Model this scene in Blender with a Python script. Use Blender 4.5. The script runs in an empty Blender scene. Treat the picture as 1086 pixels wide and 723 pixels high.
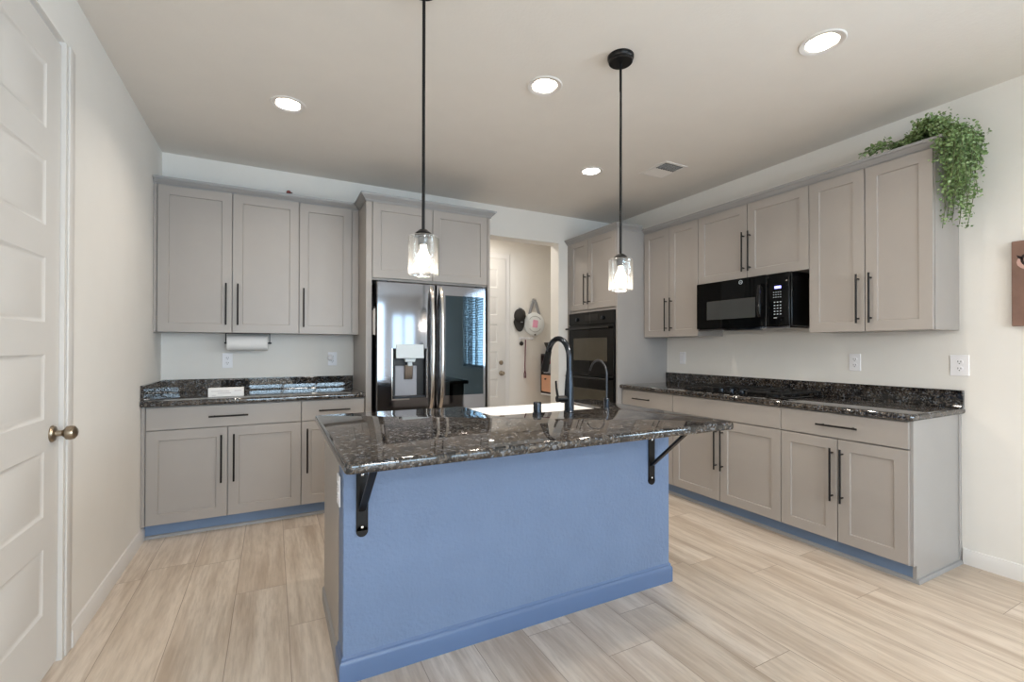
import bpy, bmesh, math, random
from mathutils import Vector, Matrix, Euler
random.seed(7)
R = math.radians
scene = bpy.context.scene
COL = scene.collection

# ------------------------------------------------------------------ room dimensions (metres)
XL, XR, YB, ZC = -0.753, 3.615, 4.335, 2.749
YREAR, YH = -6.2, 5.55

# ------------------------------------------------------------------ camera
cam_d = bpy.data.cameras.new('camera')
cam = bpy.data.objects.new('camera', cam_d)
COL.objects.link(cam)
cam_d.sensor_fit = 'HORIZONTAL'
cam_d.sensor_width = 36.0
cam_d.lens = 488.94 / 1086 * 36.0
cam_d.shift_x = 0.0
cam_d.shift_y = (366.08 - 361.5) / 1086
cam_d.clip_start = 0.05
cam.location = (0, 0, 1.2593)
yaw, pitch, roll = R(27.4253), R(0.3784), R(0.0842)
F0 = Vector((math.sin(yaw), math.cos(yaw), 0)); R0 = Vector((math.cos(yaw), -math.sin(yaw), 0)); U0 = Vector((0, 0, 1))
F = F0 * math.cos(pitch) + U0 * math.sin(pitch); U = U0 * math.cos(pitch) - F0 * math.sin(pitch)
R2 = R0 * math.cos(roll) + U * math.sin(roll); U2 = U * math.cos(roll) - R0 * math.sin(roll)
cam.rotation_euler = Matrix((R2, U2, -F)).transposed().to_euler()
scene.camera = cam

# ------------------------------------------------------------------ exposure, world, lights
scene.view_settings.view_transform = 'Standard'
scene.view_settings.look = 'None'
scene.view_settings.gamma = 1.0
scene.view_settings.use_curve_mapping = False
scene.view_settings.exposure = 0.22
scene.cycles.use_denoising = True
scene.cycles.max_bounces = 10
scene.cycles.diffuse_bounces = 6
scene.cycles.transparent_max_bounces = 16
scene.cycles.sample_clamp_indirect = 6.0
scene.cycles.caustics_reflective = False
scene.cycles.caustics_refractive = False

world = bpy.data.worlds.new('world'); scene.world = world
world.use_nodes = True
world.node_tree.nodes['Background'].inputs[0].default_value = (0.62, 0.78, 1.0, 1)
world.node_tree.nodes['Background'].inputs[1].default_value = 1.5


def area_light(name, loc, rot, sx, sy, power, color, spread=180, shape='RECTANGLE'):
    d = bpy.data.lights.new(name, 'AREA'); d.shape = shape; d.size = sx
    if shape == 'RECTANGLE':
        d.size_y = sy
    d.energy = power; d.color = color; d.spread = R(spread)
    o = bpy.data.objects.new(name, d); COL.objects.link(o); o.location = loc; o.rotation_euler = rot
    return o


PATIO = dict(x0=2.35, x1=3.45, z1=2.30)           # glazed patio door in the rear wall
FILLWIN = dict(x0=-0.65, x1=2.10, z0=0.35, z1=2.60)   # unseen wide opening added to the rear wall for fill light
WIN = dict(y0=-1.35, y1=-0.02, z0=0.9, z1=2.36)   # blind-covered window in the right wall
SKYBLUE = (0.63, 0.81, 1.0)
area_light('patio_daylight', ((PATIO['x0'] + PATIO['x1']) / 2, YREAR - 0.25, PATIO['z1'] / 2), (R(90), 0, R(0)),
           PATIO['x1'] - PATIO['x0'], PATIO['z1'], 45, SKYBLUE)
area_light('added_window_fill', ((FILLWIN['x0'] + FILLWIN['x1']) / 2, YREAR - 0.25, (FILLWIN['z0'] + FILLWIN['z1']) / 2), (R(90), 0, R(0)),
           FILLWIN['x1'] - FILLWIN['x0'], FILLWIN['z1'] - FILLWIN['z0'], 190, SKYBLUE)
area_light('window_daylight', (XR + 0.32, (WIN['y0'] + WIN['y1']) / 2, (WIN['z0'] + WIN['z1']) / 2), (R(90), 0, R(90)),
           WIN['y1'] - WIN['y0'], WIN['z1'] - WIN['z0'], 150, SKYBLUE)
WARM = (1.0, 0.90, 0.78)
DOWNLIGHT_W, BULB_W, HALL_W = 8.5, 9.0, 10
area_light('hall_lamp', (2.25, 5.0, ZC - 0.03), (0, 0, 0), 0.3, 0.3, HALL_W, (1.0, 0.94, 0.85), 180, 'DISK')
area_light('added_ceiling_fill', (0.6, -3.4, ZC - 0.03), (0, 0, 0), 0.6, 0.6, 122, (1.0, 0.97, 0.935), 180, 'DISK')  # unseen ceiling light added behind the camera to lift the ambient level


# ------------------------------------------------------------------ materials
def srgb(r, g, b):
    f = lambda c: (c / 255 / 12.92) if c / 255 <= 0.04045 else ((c / 255 + 0.055) / 1.055) ** 2.4
    return (f(r), f(g), f(b), 1)


def new_mat(name):
    m = bpy.data.materials.new(name); m.use_nodes = True
    nt = m.node_tree
    return m, nt, nt.nodes['Principled BSDF']


def coords(nt, scale=(1, 1, 1), rot=(0, 0, 0), world_space=True):
    mp = nt.nodes.new('ShaderNodeMapping'); mp.inputs['Scale'].default_value = scale; mp.inputs['Rotation'].default_value = rot
    if world_space:
        g = nt.nodes.new('ShaderNodeNewGeometry'); nt.links.new(g.outputs['Position'], mp.inputs['Vector'])
    else:
        g = nt.nodes.new('ShaderNodeTexCoord'); nt.links.new(g.outputs['Object'], mp.inputs['Vector'])
    return mp.outputs['Vector']


def noise(nt, vec, scale, detail=3, rough=0.5):
    n = nt.nodes.new('ShaderNodeTexNoise'); n.inputs['Scale'].default_value = scale
    n.inputs['Detail'].default_value = detail; n.inputs['Roughness'].default_value = rough
    nt.links.new(vec, n.inputs['Vector'])
    return n.outputs['Fac']


def ramp(nt, fac, stops):
    r = nt.nodes.new('ShaderNodeValToRGB'); e = r.color_ramp.elements
    while len(e) < len(stops):
        e.new(0.5)
    for el, (p, c) in zip(e, stops):
        el.position = p; el.color = c
    nt.links.new(fac, r.inputs['Fac'])
    return r.outputs['Color']


def mixc(nt, fac, a, b, mode='MIX'):
    m = nt.nodes.new('ShaderNodeMix'); m.data_type = 'RGBA'; m.blend_type = mode
    for sock, v in ((m.inputs[0], fac), (m.inputs[6], a), (m.inputs[7], b)):
        if hasattr(v, 'is_output'):
            nt.links.new(v, sock)
        else:
            sock.default_value = v
    return m.outputs[2]


def bump(nt, p, height, strength, dist=0.002):
    b = nt.nodes.new('ShaderNodeBump'); b.inputs['Strength'].default_value = strength; b.inputs['Distance'].default_value = dist
    nt.links.new(height, b.inputs['Height']); nt.links.new(b.outputs['Normal'], p.inputs['Normal'])


def paint(name, col, rough=0.5, var=0.03, bumps=None, metal=0.0, spec=0.5, scale=6):
    m, nt, p = new_mat(name)
    v = coords(nt, world_space=False)
    n = noise(nt, v, scale, 4)
    lo = tuple(c * (1 - var) for c in col[:3]) + (1,); hi = tuple(min(1, c * (1 + var)) for c in col[:3]) + (1,)
    nt.links.new(ramp(nt, n, [(0.3, lo), (0.7, hi)]), p.inputs['Base Color'])
    p.inputs['Roughness'].default_value = rough; p.inputs['Metallic'].default_value = metal
    p.inputs['Specular IOR Level'].default_value = spec
    if bumps:
        bump(nt, p, noise(nt, v, bumps[0], 2), bumps[1], bumps[2])
    return m


def emit(name, col, strength):
    m, nt, p = new_mat(name)
    p.inputs['Base Color'].default_value = col
    p.inputs['Emission Color'].default_value = col; p.inputs['Emission Strength'].default_value = strength
    return m


M = {}
M['wall'] = paint('wall_paint', srgb(230, 227, 222), 0.85, 0.01, (90, 0.25, 0.002))
M['ceiling'] = paint('ceiling_paint', srgb(228, 224, 219), 0.9, 0.012, (70, 0.35, 0.003))
M['trim'] = paint('white_trim', srgb(225, 222, 219), 0.45, 0.01)
M['door'] = paint('door_paint', srgb(214, 210, 205), 0.45, 0.01)
M['cab'] = paint('greige_cabinet_paint', srgb(159, 153, 148), 0.38, 0.015)
M['cabend'] = paint('grey_cabinet_end_paint', srgb(160, 157, 155), 0.25, 0.015)
M['crown'] = paint('grey_crown_paint', srgb(150, 149, 149), 0.4, 0.015)
M['kick'] = paint('daylight_tinted_toe_kick', srgb(112, 134, 164), 0.5, 0.03)  # grey cabinet paint with the daylight's blue tint put into the colour
M['cavity'] = paint('cabinet_gap_dark', srgb(92, 90, 90), 0.7, 0.02)
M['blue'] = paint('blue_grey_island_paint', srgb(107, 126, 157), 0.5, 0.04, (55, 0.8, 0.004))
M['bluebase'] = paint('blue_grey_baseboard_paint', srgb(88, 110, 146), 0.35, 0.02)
M['black'] = paint('matte_black_metal', srgb(30, 29, 29), 0.4, 0.1, None, 0.6)
M['faucet'] = paint('dark_gunmetal', srgb(52, 56, 62), 0.22, 0.05, None, 0.9)
M['iron'] = paint('cast_iron', srgb(26, 25, 25), 0.55, 0.2, (200, 0.3, 0.001), 0.2)
M['gloss'] = paint('glossy_black_enamel', srgb(12, 12, 13), 0.06, 0.05, None, 0.0, 0.32)
M['blackglass'] = paint('black_glass', srgb(8, 9, 10), 0.03, 0.05, None, 0.0, 0.2)
M['ovenwin'] = paint('smoked_oven_window', srgb(66, 61, 50), 0.08, 0.1)
M['microwin'] = paint('smoked_microwave_window', srgb(64, 66, 66), 0.06, 0.1)
M['blackplastic'] = paint('black_plastic', srgb(14, 14, 15), 0.45, 0.1)
M['chrome'] = paint('polished_chrome', srgb(205, 205, 205), 0.12, 0.02, None, 1.0)
M['nickel'] = paint('satin_nickel', srgb(160, 146, 128), 0.28, 0.05, None, 1.0)
M['silver'] = paint('light_silver_plastic', srgb(198, 208, 214), 0.35, 0.02)
M['dispgrey'] = paint('grey_dispenser_back', srgb(150, 152, 160), 0.35, 0.02)
M['porcelain'] = paint('white_fireclay', srgb(246, 243, 242), 0.12, 0.005)
M['plastic'] = paint('white_plastic', srgb(236, 235, 238), 0.35, 0.005)
M['slot'] = paint('outlet_slot', srgb(90, 88, 88), 0.6, 0.02)
M['paper'] = paint('white_paper', srgb(238, 236, 234), 0.8, 0.02, (120, 0.3, 0.001))
M['ink'] = paint('faded_ink', srgb(170, 160, 165), 0.8, 0.05)
M['fabric'] = paint('white_canvas', srgb(236, 240, 242), 0.9, 0.03, (160, 0.3, 0.001))
M['strap'] = paint('grey_strap', srgb(150, 152, 156), 0.9, 0.05)
M['pink'] = paint('pink_print', srgb(236, 170, 200), 0.8, 0.05)
M['cap'] = paint('black_cap_cloth', srgb(46, 44, 42), 0.9, 0.15, (160, 0.4, 0.001))
M['maroon'] = paint('maroon_webbing', srgb(104, 40, 66), 0.8, 0.1)
M['peach'] = paint('peach_drawer_front', srgb(226, 172, 140), 0.6, 0.03)
M['darkwood'] = paint('black_brown_laminate', srgb(40, 33, 32), 0.5, 0.1)
M['magenta'] = paint('magenta_card', srgb(205, 62, 128), 0.5, 0.05)
M['cardwhite'] = paint('pale_card', srgb(226, 226, 232), 0.5, 0.02)
M['red'] = paint('dark_red_lacquer', srgb(110, 34, 34), 0.4, 0.1)
M['stem'] = paint('green_brown_stem', srgb(88, 98, 60), 0.7, 0.1)
M['soil'] = paint('dark_planter', srgb(44, 42, 40), 0.6, 0.1)
M['artdark'] = paint('dark_brown_ink', srgb(44, 28, 26), 0.6, 0.1)
M['artcream'] = paint('cream_ink', srgb(206, 186, 170), 0.7, 0.04)
M['artpink'] = paint('dusty_pink_ink', srgb(196, 160, 150), 0.7, 0.04)
M['art'] = paint('brown_canvas', srgb(128, 100, 88), 0.75, 0.22, None, 0, 0.4, 5)
M['led'] = emit('lit_display', srgb(150, 150, 255), 2.5)
M['lamp'] = emit('lit_lens', (1.0, 0.86, 0.66, 1), 9)
M['bulb'] = emit('lit_bulb', (1.0, 0.88, 0.74, 1), 1.7)


def stainless(name, col, rough):
    m, nt, p = new_mat(name)
    v = coords(nt, (1.5, 1.5, 260), world_space=False)
    n = noise(nt, v, 3, 3)
    nt.links.new(ramp(nt, n, [(0.3, tuple(c * 0.93 for c in col[:3]) + (1,)), (0.7, col)]), p.inputs['Base Color'])
    p.inputs['Metallic'].default_value = 1.0; p.inputs['Roughness'].default_value = rough
    return m


M['steel'] = stainless('brushed_stainless', srgb(130, 130, 134), 0.07)
M['mirrorglass'] = paint('dark_mirror_glass', srgb(52, 62, 68), 0.025, 0.02, None, 1.0)
M['steelside'] = stainless('dark_grey_appliance_side', srgb(74, 76, 80), 0.35)
M['handle_steel'] = stainless('bright_stainless', srgb(214, 210, 206), 0.14)


def granite():
    m, nt, p = new_mat('dark_speckled_granite')
    v = coords(nt)
    vo = nt.nodes.new('ShaderNodeTexVoronoi'); vo.inputs['Scale'].default_value = 125; nt.links.new(v, vo.inputs['Vector'])
    sep = nt.nodes.new('ShaderNodeSeparateColor'); nt.links.new(vo.outputs['Color'], sep.inputs['Color'])
    base = ramp(nt, sep.outputs['Red'], [(0.0, srgb(14, 14, 17)), (0.42, srgb(34, 33, 35)), (0.60, srgb(74, 66, 59)), (0.80, srgb(94, 87, 79)), (0.95, srgb(106, 111, 118))])
    n1 = noise(nt, v, 26, 4, 0.7)
    f = ramp(nt, n1, [(0.47, (0, 0, 0, 1)), (0.64, (1, 1, 1, 1))])
    c1 = mixc(nt, f, base, srgb(20, 20, 22))
    n2 = noise(nt, v, 9, 3)
    c2 = mixc(nt, ramp(nt, n2, [(0.45, (0, 0, 0, 1)), (0.75, (0.35, 0.35, 0.35, 1))]), c1, srgb(98, 84, 70))
    nt.links.new(c2, p.inputs['Base Color'])
    p.inputs['Roughness'].default_value = 0.03
    p.inputs['IOR'].default_value = 1.65
    return m


M['granite'] = granite()


def planks():
    m, nt, p = new_mat('light_oak_plank')
    g = nt.nodes.new('ShaderNodeNewGeometry')
    sx = nt.nodes.new('ShaderNodeSeparateXYZ'); nt.links.new(g.outputs['Position'], sx.inputs[0])
    ax = nt.nodes.new('ShaderNodeMath'); ax.operation = 'ADD'; ax.inputs[1].default_value = 0.626 + 0.2318 * 40; nt.links.new(sx.outputs['X'], ax.inputs[0])
    ay = nt.nodes.new('ShaderNodeMath'); ay.operation = 'ADD'; nt.links.new(sx.outputs['Y'], ay.inputs[0])
    rw_ = nt.nodes.new('ShaderNodeMath'); rw_.operation = 'DIVIDE'; rw_.inputs[1].default_value = 0.2318; nt.links.new(ax.outputs[0], rw_.inputs[0])
    fl = nt.nodes.new('ShaderNodeMath'); fl.operation = 'FLOOR'; nt.links.new(rw_.outputs[0], fl.inputs[0])
    wn = nt.nodes.new('ShaderNodeTexWhiteNoise'); wn.noise_dimensions = '1D'; nt.links.new(fl.outputs[0], wn.inputs['W'])
    ms = nt.nodes.new('ShaderNodeMath'); ms.operation = 'MULTIPLY_ADD'; ms.inputs[1].default_value = 1.25; ms.inputs[2].default_value = 20.3; nt.links.new(wn.outputs['Value'], ms.inputs[0])
    nt.links.new(ms.outputs[0], ay.inputs[1])
    cx = nt.nodes.new('ShaderNodeCombineXYZ'); nt.links.new(ay.outputs[0], cx.inputs[0]); nt.links.new(ax.outputs[0], cx.inputs[1])
    br = nt.nodes.new('ShaderNodeTexBrick'); nt.links.new(cx.outputs[0], br.inputs['Vector'])
    br.offset = 0.0; br.offset_frequency = 1; br.squash = 1
    br.inputs['Scale'].default_value = 1; br.inputs['Brick Width'].default_value = 1.25; br.inputs['Row Height'].default_value = 0.2318
    br.inputs['Mortar Size'].default_value = 0.0016; br.inputs['Mortar Smooth'].default_value = 0.3; br.inputs['Bias'].default_value = 0
    br.inputs['Color1'].default_value = (0, 0, 0, 1); br.inputs['Color2'].default_value = (1, 1, 1, 1); br.inputs['Mortar'].default_value = (0.5, 0.5, 0.5, 1)
    # grain: noise stretched along the plank, shifted per plank
    sc = nt.nodes.new('ShaderNodeSeparateColor'); nt.links.new(br.outputs['Color'], sc.inputs['Color'])
    mul = nt.nodes.new('ShaderNodeMath'); mul.operation = 'MULTIPLY'; mul.inputs[1].default_value = 37.0; nt.links.new(sc.outputs['Red'], mul.inputs[0])

    def grain(scy, scx, detail, rough):
        c = nt.nodes.new('ShaderNodeCombineXYZ')
        a = nt.nodes.new('ShaderNodeMath'); a.operation = 'MULTIPLY'; a.inputs[1].default_value = scx; nt.links.new(sx.outputs['X'], a.inputs[0])
        b = nt.nodes.new('ShaderNodeMath'); b.operation = 'MULTIPLY'; b.inputs[1].default_value = scy; nt.links.new(sx.outputs['Y'], b.inputs[0])
        nt.links.new(a.outputs[0], c.inputs[0]); nt.links.new(b.outputs[0], c.inputs[1]); nt.links.new(mul.outputs[0], c.inputs[2])
        return noise(nt, c.outputs[0], 1.0, detail, rough)
    g1 = grain(0.9, 15, 6, 0.62); g2 = grain(7, 70, 4, 0.6); g3 = grain(1.3, 6, 4, 0.55)
    tone = ramp(nt, sc.outputs['Red'], [(0.0, srgb(208, 194, 178)), (0.5, srgb(216, 203, 188)), (1.0, srgb(223, 211, 198))])
    c = mixc(nt, ramp(nt, g1, [(0.36, (0.85, 0.85, 0.85, 1)), (0.60, (0, 0, 0, 1))]), tone, srgb(176, 157, 138))
    c = mixc(nt, ramp(nt, g3, [(0.5, (0, 0, 0, 1)), (0.75, (0.6, 0.6, 0.6, 1))]), c, srgb(222, 208, 192))
    c = mixc(nt, ramp(nt, g2, [(0.35, (0.3, 0.3, 0.3, 1)), (0.55, (0, 0, 0, 1))]), c, srgb(160, 144, 128))
    c = mixc(nt, br.outputs['Fac'], c, srgb(150, 133, 118))
    nt.links.new(c, p.inputs['Base Color'])
    p.inputs['Roughness'].default_value = 0.36
    bump(nt, p, g2, 0.15, 0.001)
    return m


M['floor'] = planks()


def leafmat():
    m, nt, p = new_mat('eucalyptus_leaf')
    v = coords(nt)
    n = noise(nt, v, 38, 3, 0.7)
    nt.links.new(ramp(nt, n, [(0.3, srgb(70, 98, 52)), (0.48, srgb(114, 142, 84)), (0.64, srgb(160, 180, 134)), (0.8, srgb(186, 198, 166))]), p.inputs['Base Color'])
    p.inputs['Roughness'].default_value = 0.6
    return m


M['leaf'] = leafmat()


def clear(name, tint, base, edge, rough=0.02, seeded=False):
    """thin architectural glass: transparent body with a reflective, milkier rim"""
    m, nt, p = new_mat(name)
    out = nt.nodes['Material Output']; nt.nodes.remove(p)
    tr = nt.nodes.new('ShaderNodeBsdfTransparent'); tr.inputs[0].default_value = tint
    gl = nt.nodes.new('ShaderNodeBsdfGlossy'); gl.inputs['Roughness'].default_value = rough; gl.inputs[0].default_value = (0.95, 0.95, 0.95, 1)
    lw = nt.nodes.new('ShaderNodeLayerWeight'); lw.inputs['Blend'].default_value = 0.3
    mr = nt.nodes.new('ShaderNodeMapRange'); mr.inputs['To Min'].default_value = base; mr.inputs['To Max'].default_value = edge
    nt.links.new(lw.outputs['Facing'], mr.inputs['Value'])
    mx = nt.nodes.new('ShaderNodeMixShader'); nt.links.new(mr.outputs[0], mx.inputs[0]); nt.links.new(tr.outputs[0], mx.inputs[1])
    if seeded:
        df = nt.nodes.new('ShaderNodeBsdfTranslucent'); df.inputs[0].default_value = (0.9, 0.88, 0.84, 1)
        ad = nt.nodes.new('ShaderNodeMixShader'); ad.inputs[0].default_value = 0.12
        nt.links.new(gl.outputs[0], ad.inputs[1]); nt.links.new(df.outputs[0], ad.inputs[2])
        nt.links.new(ad.outputs[0], mx.inputs[2])
        b = nt.nodes.new('ShaderNodeBump'); b.inputs['Strength'].default_value = 0.6; b.inputs['Distance'].default_value = 0.003
        nt.links.new(noise(nt, coords(nt), 90, 3), b.inputs['Height']); nt.links.new(b.outputs[0], gl.inputs['Normal'])
    else:
        nt.links.new(gl.outputs[0], mx.inputs[2])
    nt.links.new(mx.outputs[0], out.inputs[0])
    return m


M['pane'] = clear('window_glass', (0.95, 0.98, 0.98, 1), 0.04, 0.5)
M['shade'] = clear('seeded_glass', (0.97, 0.97, 0.96, 1), 0.08, 0.6, 0.06, True)


# ------------------------------------------------------------------ mesh builder
class B:
    def __init__(s):
        s.bm = bmesh.new(); s.mi = 0

    def _mark(s, faces):
        for f in faces:
            f.material_index = s.mi

    def box(s, x0, x1, y0, y1, z0, z1, bev=0.0, seg=1):
        r = bmesh.ops.create_cube(s.bm, size=1)
        vs = r['verts']
        cx, cy, cz = (x0 + x1) / 2, (y0 + y1) / 2, (z0 + z1) / 2
        for v in vs:
            v.co = Vector((cx + v.co.x * (x1 - x0), cy + v.co.y * (y1 - y0), cz + v.co.z * (z1 - z0)))
        s._mark({f for v in vs for f in v.link_faces})
        if bev:
            bmesh.ops.bevel(s.bm, geom=list({e for v in vs for e in v.link_edges}), offset=bev, segments=seg, affect='EDGES', profile=0.5)
        return s

    def obox(s, c, half, rot, bev=0.0):
        """box oriented by a 3x3/euler rotation"""
        r = bmesh.ops.create_cube(s.bm, size=2); vs = r['verts']
        m = Euler(rot).to_matrix() if not isinstance(rot, Matrix) else rot
        for v in vs:
            v.co = Vector(c) + m @ Vector((v.co.x * half[0], v.co.y * half[1], v.co.z * half[2]))
        s._mark({f for v in vs for f in v.link_faces})
        if bev:
            bmesh.ops.bevel(s.bm, geom=list({e for v in vs for e in v.link_edges}), offset=bev, segments=1, affect='EDGES')
        return s

    def shaker(s, x0, x1, y, z0, z1, th=0.02, stile=0.062, rec=0.008):
        """door leaf with a recessed flat panel; front faces -y at y"""
        r = bmesh.ops.create_cube(s.bm, size=1); vs = r['verts']
        for v in vs:
            v.co = Vector(((x0 + x1) / 2 + v.co.x * (x1 - x0), y + th / 2 + v.co.y * th, (z0 + z1) / 2 + v.co.z * (z1 - z0)))
        fs = {f for v in vs for f in v.link_faces}; s._mark(fs)
        front = min(fs, key=lambda f: f.calc_center_median().y)
        bmesh.ops.bevel(s.bm, geom=list(front.edges), offset=0.0015, segments=1, affect='EDGES')
        s.bm.faces.ensure_lookup_table()
        cand = [f for f in s.bm.faces if f.is_valid and abs(f.calc_center_median().y - y) < 1e-5 and x0 < f.calc_center_median().x < x1 and z0 < f.calc_center_median().z < z1]
        front = max(cand, key=lambda f: f.calc_area())
        bmesh.ops.inset_individual(s.bm, faces=[front], thickness=stile, depth=0, use_even_offset=True)
        bmesh.ops.inset_individual(s.bm, faces=[front], thickness=0.004, depth=-rec, use_even_offset=True)
        return s

    def cyl(s, p0, p1, r0, r1=None, seg=16, caps=True):
        r1 = r0 if r1 is None else r1
        p0, p1 = Vector(p0), Vector(p1); d = p1 - p0
        q = d.to_track_quat('Z', 'Y').to_matrix()
        a = [s.bm.verts.new(p0 + q @ Vector((r0 * math.cos(2 * math.pi * i / seg), r0 * math.sin(2 * math.pi * i / seg), 0))) for i in range(seg)]
        b = [s.bm.verts.new(p1 + q @ Vector((r1 * math.cos(2 * math.pi * i / seg), r1 * math.sin(2 * math.pi * i / seg), 0))) for i in range(seg)]
        fs = [s.bm.faces.new((a[i], a[(i + 1) % seg], b[(i + 1) % seg], b[i])) for i in range(seg)]
        if caps:
            fs += [s.bm.faces.new(a[::-1]), s.bm.faces.new(b)]
        s._mark(fs)
        return s

    def lathe(s, prof, c, axis='Z', seg=32):
        """prof: (radius, height) pairs revolved about an axis through c"""
        c = Vector(c); rings = []
        def P(r, h, a):
            if axis == 'Z': return c + Vector((r * math.cos(a), r * math.sin(a), h))
            if axis == 'X': return c + Vector((h, r * math.cos(a), r * math.sin(a)))
            return c + Vector((r * math.cos(a), h, r * math.sin(a)))
        for r, h in prof:
            if r < 1e-6:
                rings.append([s.bm.verts.new(P(0, h, 0))])
            else:
                rings.append([s.bm.verts.new(P(r, h, 2 * math.pi * i / seg)) for i in range(seg)])
        fs = []
        for A, Bq in zip(rings, rings[1:]):
            for i in range(seg):
                j = (i + 1) % seg
                if len(A) == 1 and len(Bq) == 1: continue
                if len(A) == 1: fs.append(s.bm.faces.new((A[0], Bq[j], Bq[i])))
                elif len(Bq) == 1: fs.append(s.bm.faces.new((A[i], A[j], Bq[0])))
                else: fs.append(s.bm.faces.new((A[i], A[j], Bq[j], Bq[i])))
        s._mark(fs)
        return s

    def tube(s, pts, r, seg=12, flat=None, caps=True):
        """pts: list of points; r: radius or list; flat: (a,b) multipliers of the section"""
        pts = [Vector(p) for p in pts]; n = len(pts)
        rr = r if isinstance(r, (list, tuple)) else [r] * n
        rings = []; up = None
        for i, p in enumerate(pts):
            t = (pts[min(i + 1, n - 1)] - pts[max(i - 1, 0)]).normalized()
            if up is None:
                up = Vector((0, 0, 1)) if abs(t.z) < 0.9 else Vector((1, 0, 0))
            x = (up - t * up.dot(t)).normalized(); up = x; y = t.cross(x)
            fa, fb = flat or (1, 1)
            rings.append([s.bm.verts.new(p + x * (rr[i] * fa * math.cos(2 * math.pi * k / seg)) + y * (rr[i] * fb * math.sin(2 * math.pi * k / seg))) for k in range(seg)])
        fs = []
        for A, C in zip(rings, rings[1:]):
            for k in range(seg):
                fs.append(s.bm.faces.new((A[k], A[(k + 1) % seg], C[(k + 1) % seg], C[k])))
        if caps:
            fs += [s.bm.faces.new(rings[0][::-1]), s.bm.faces.new(rings[-1])]
        s._mark(fs)
        return s

    def prism(s, outline, a0, a1, plane='XY', bev=0.0, seg=1, hor_only=False):
        """extrude a 2D outline along the remaining axis"""
        def P(u, v, w):
            return Vector((u, v, w)) if plane == 'XY' else Vector((u, w, v)) if plane == 'XZ' else Vector((w, u, v))
        A = [s.bm.verts.new(P(u, v, a0)) for u, v in outline]; C = [s.bm.verts.new(P(u, v, a1)) for u, v in outline]
        n = len(outline)
        fs = [s.bm.faces.new(A[::-1]), s.bm.faces.new(C)] + [s.bm.faces.new((A[i], A[(i + 1) % n], C[(i + 1) % n], C[i])) for i in range(n)]
        bmesh.ops.recalc_face_normals(s.bm, faces=fs)
        s._mark(fs)
        if bev:
            ed = list(fs[0].edges) + list(fs[1].edges)
            bmesh.ops.bevel(s.bm, geom=ed, offset=bev, segments=seg, affect='EDGES', profile=0.5)
        return s

    def sweep(s, path, prof):
        """sweep an (out, z) profile along an XY path; out is to the right of travel, corners mitred"""
        path = [Vector(p) for p in path]; n = len(path); rings = []
        for i, p in enumerate(path):
            d0 = (path[i] - path[i - 1]).normalized() if i > 0 else None
            d1 = (path[i + 1] - path[i]).normalized() if i < n - 1 else None
            d0 = d0 or d1; d1 = d1 or d0
            n0 = Vector((d0.y, -d0.x)); n1 = Vector((d1.y, -d1.x))
            m = n0 + n1; m = m / (m.dot(n0))
            rings.append([s.bm.verts.new((p.x + m.x * o, p.y + m.y * o, z)) for o, z in prof])
        k = len(prof); fs = []
        for A, C in zip(rings, rings[1:]):
            for j in range(k):
                fs.append(s.bm.faces.new((A[j], A[(j + 1) % k], C[(j + 1) % k], C[j])))
        fs += [s.bm.faces.new(rings[0][::-1]), s.bm.faces.new(rings[-1])]
        s._mark(fs)
        return s

    def done(s, name, mats, parent=None, loc=None):
        bmesh.ops.recalc_face_normals(s.bm, faces=s.bm.faces[:])
        me = bpy.data.meshes.new(name); s.bm.to_mesh(me); s.bm.free()
        for m in (mats if isinstance(mats, (list, tuple)) else [mats]):
            me.materials.append(M[m])
        me.polygons.foreach_set('use_smooth', [True] * len(me.polygons))
        me.set_sharp_from_angle(angle=R(32))
        o = bpy.data.objects.new(name, me); COL.objects.link(o)
        if parent is not None:
            o.parent = parent
        if loc:
            o.location = loc
        return o


def tag(o, label, cat, group=None):
    o['label'] = label; o['category'] = cat
    if group:
        o['group'] = group
    return o


def thing(name, label, cat, loc=(0, 0, 0), rotz=0.0, group=None):
    o = bpy.data.objects.new(name, None); COL.objects.link(o)
    o.empty_display_size = 0.05; o.location = loc; o.rotation_euler = (0, 0, rotz)
    return tag(o, label, cat, group)


def struct(o):
    o['kind'] = 'structure'
    return o


def text_mesh(txt, size, name, mat, parent, loc, rot, depth=0.0006):
    cu = bpy.data.curves.new(name, 'FONT'); cu.body = txt; cu.size = size; cu.extrude = depth; cu.align_x = 'CENTER'; cu.align_y = 'CENTER'
    t = bpy.data.objects.new(name + '_source', cu); COL.objects.link(t)
    bpy.context.view_layer.update()
    me = bpy.data.meshes.new_from_object(t.evaluated_get(bpy.context.evaluated_depsgraph_get()))
    bpy.data.objects.remove(t)
    me.materials.clear(); me.materials.append(M[mat])
    o = bpy.data.objects.new(name, me); COL.objects.link(o); o.parent = parent; o.location = loc; o.rotation_euler = rot
    return o


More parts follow.
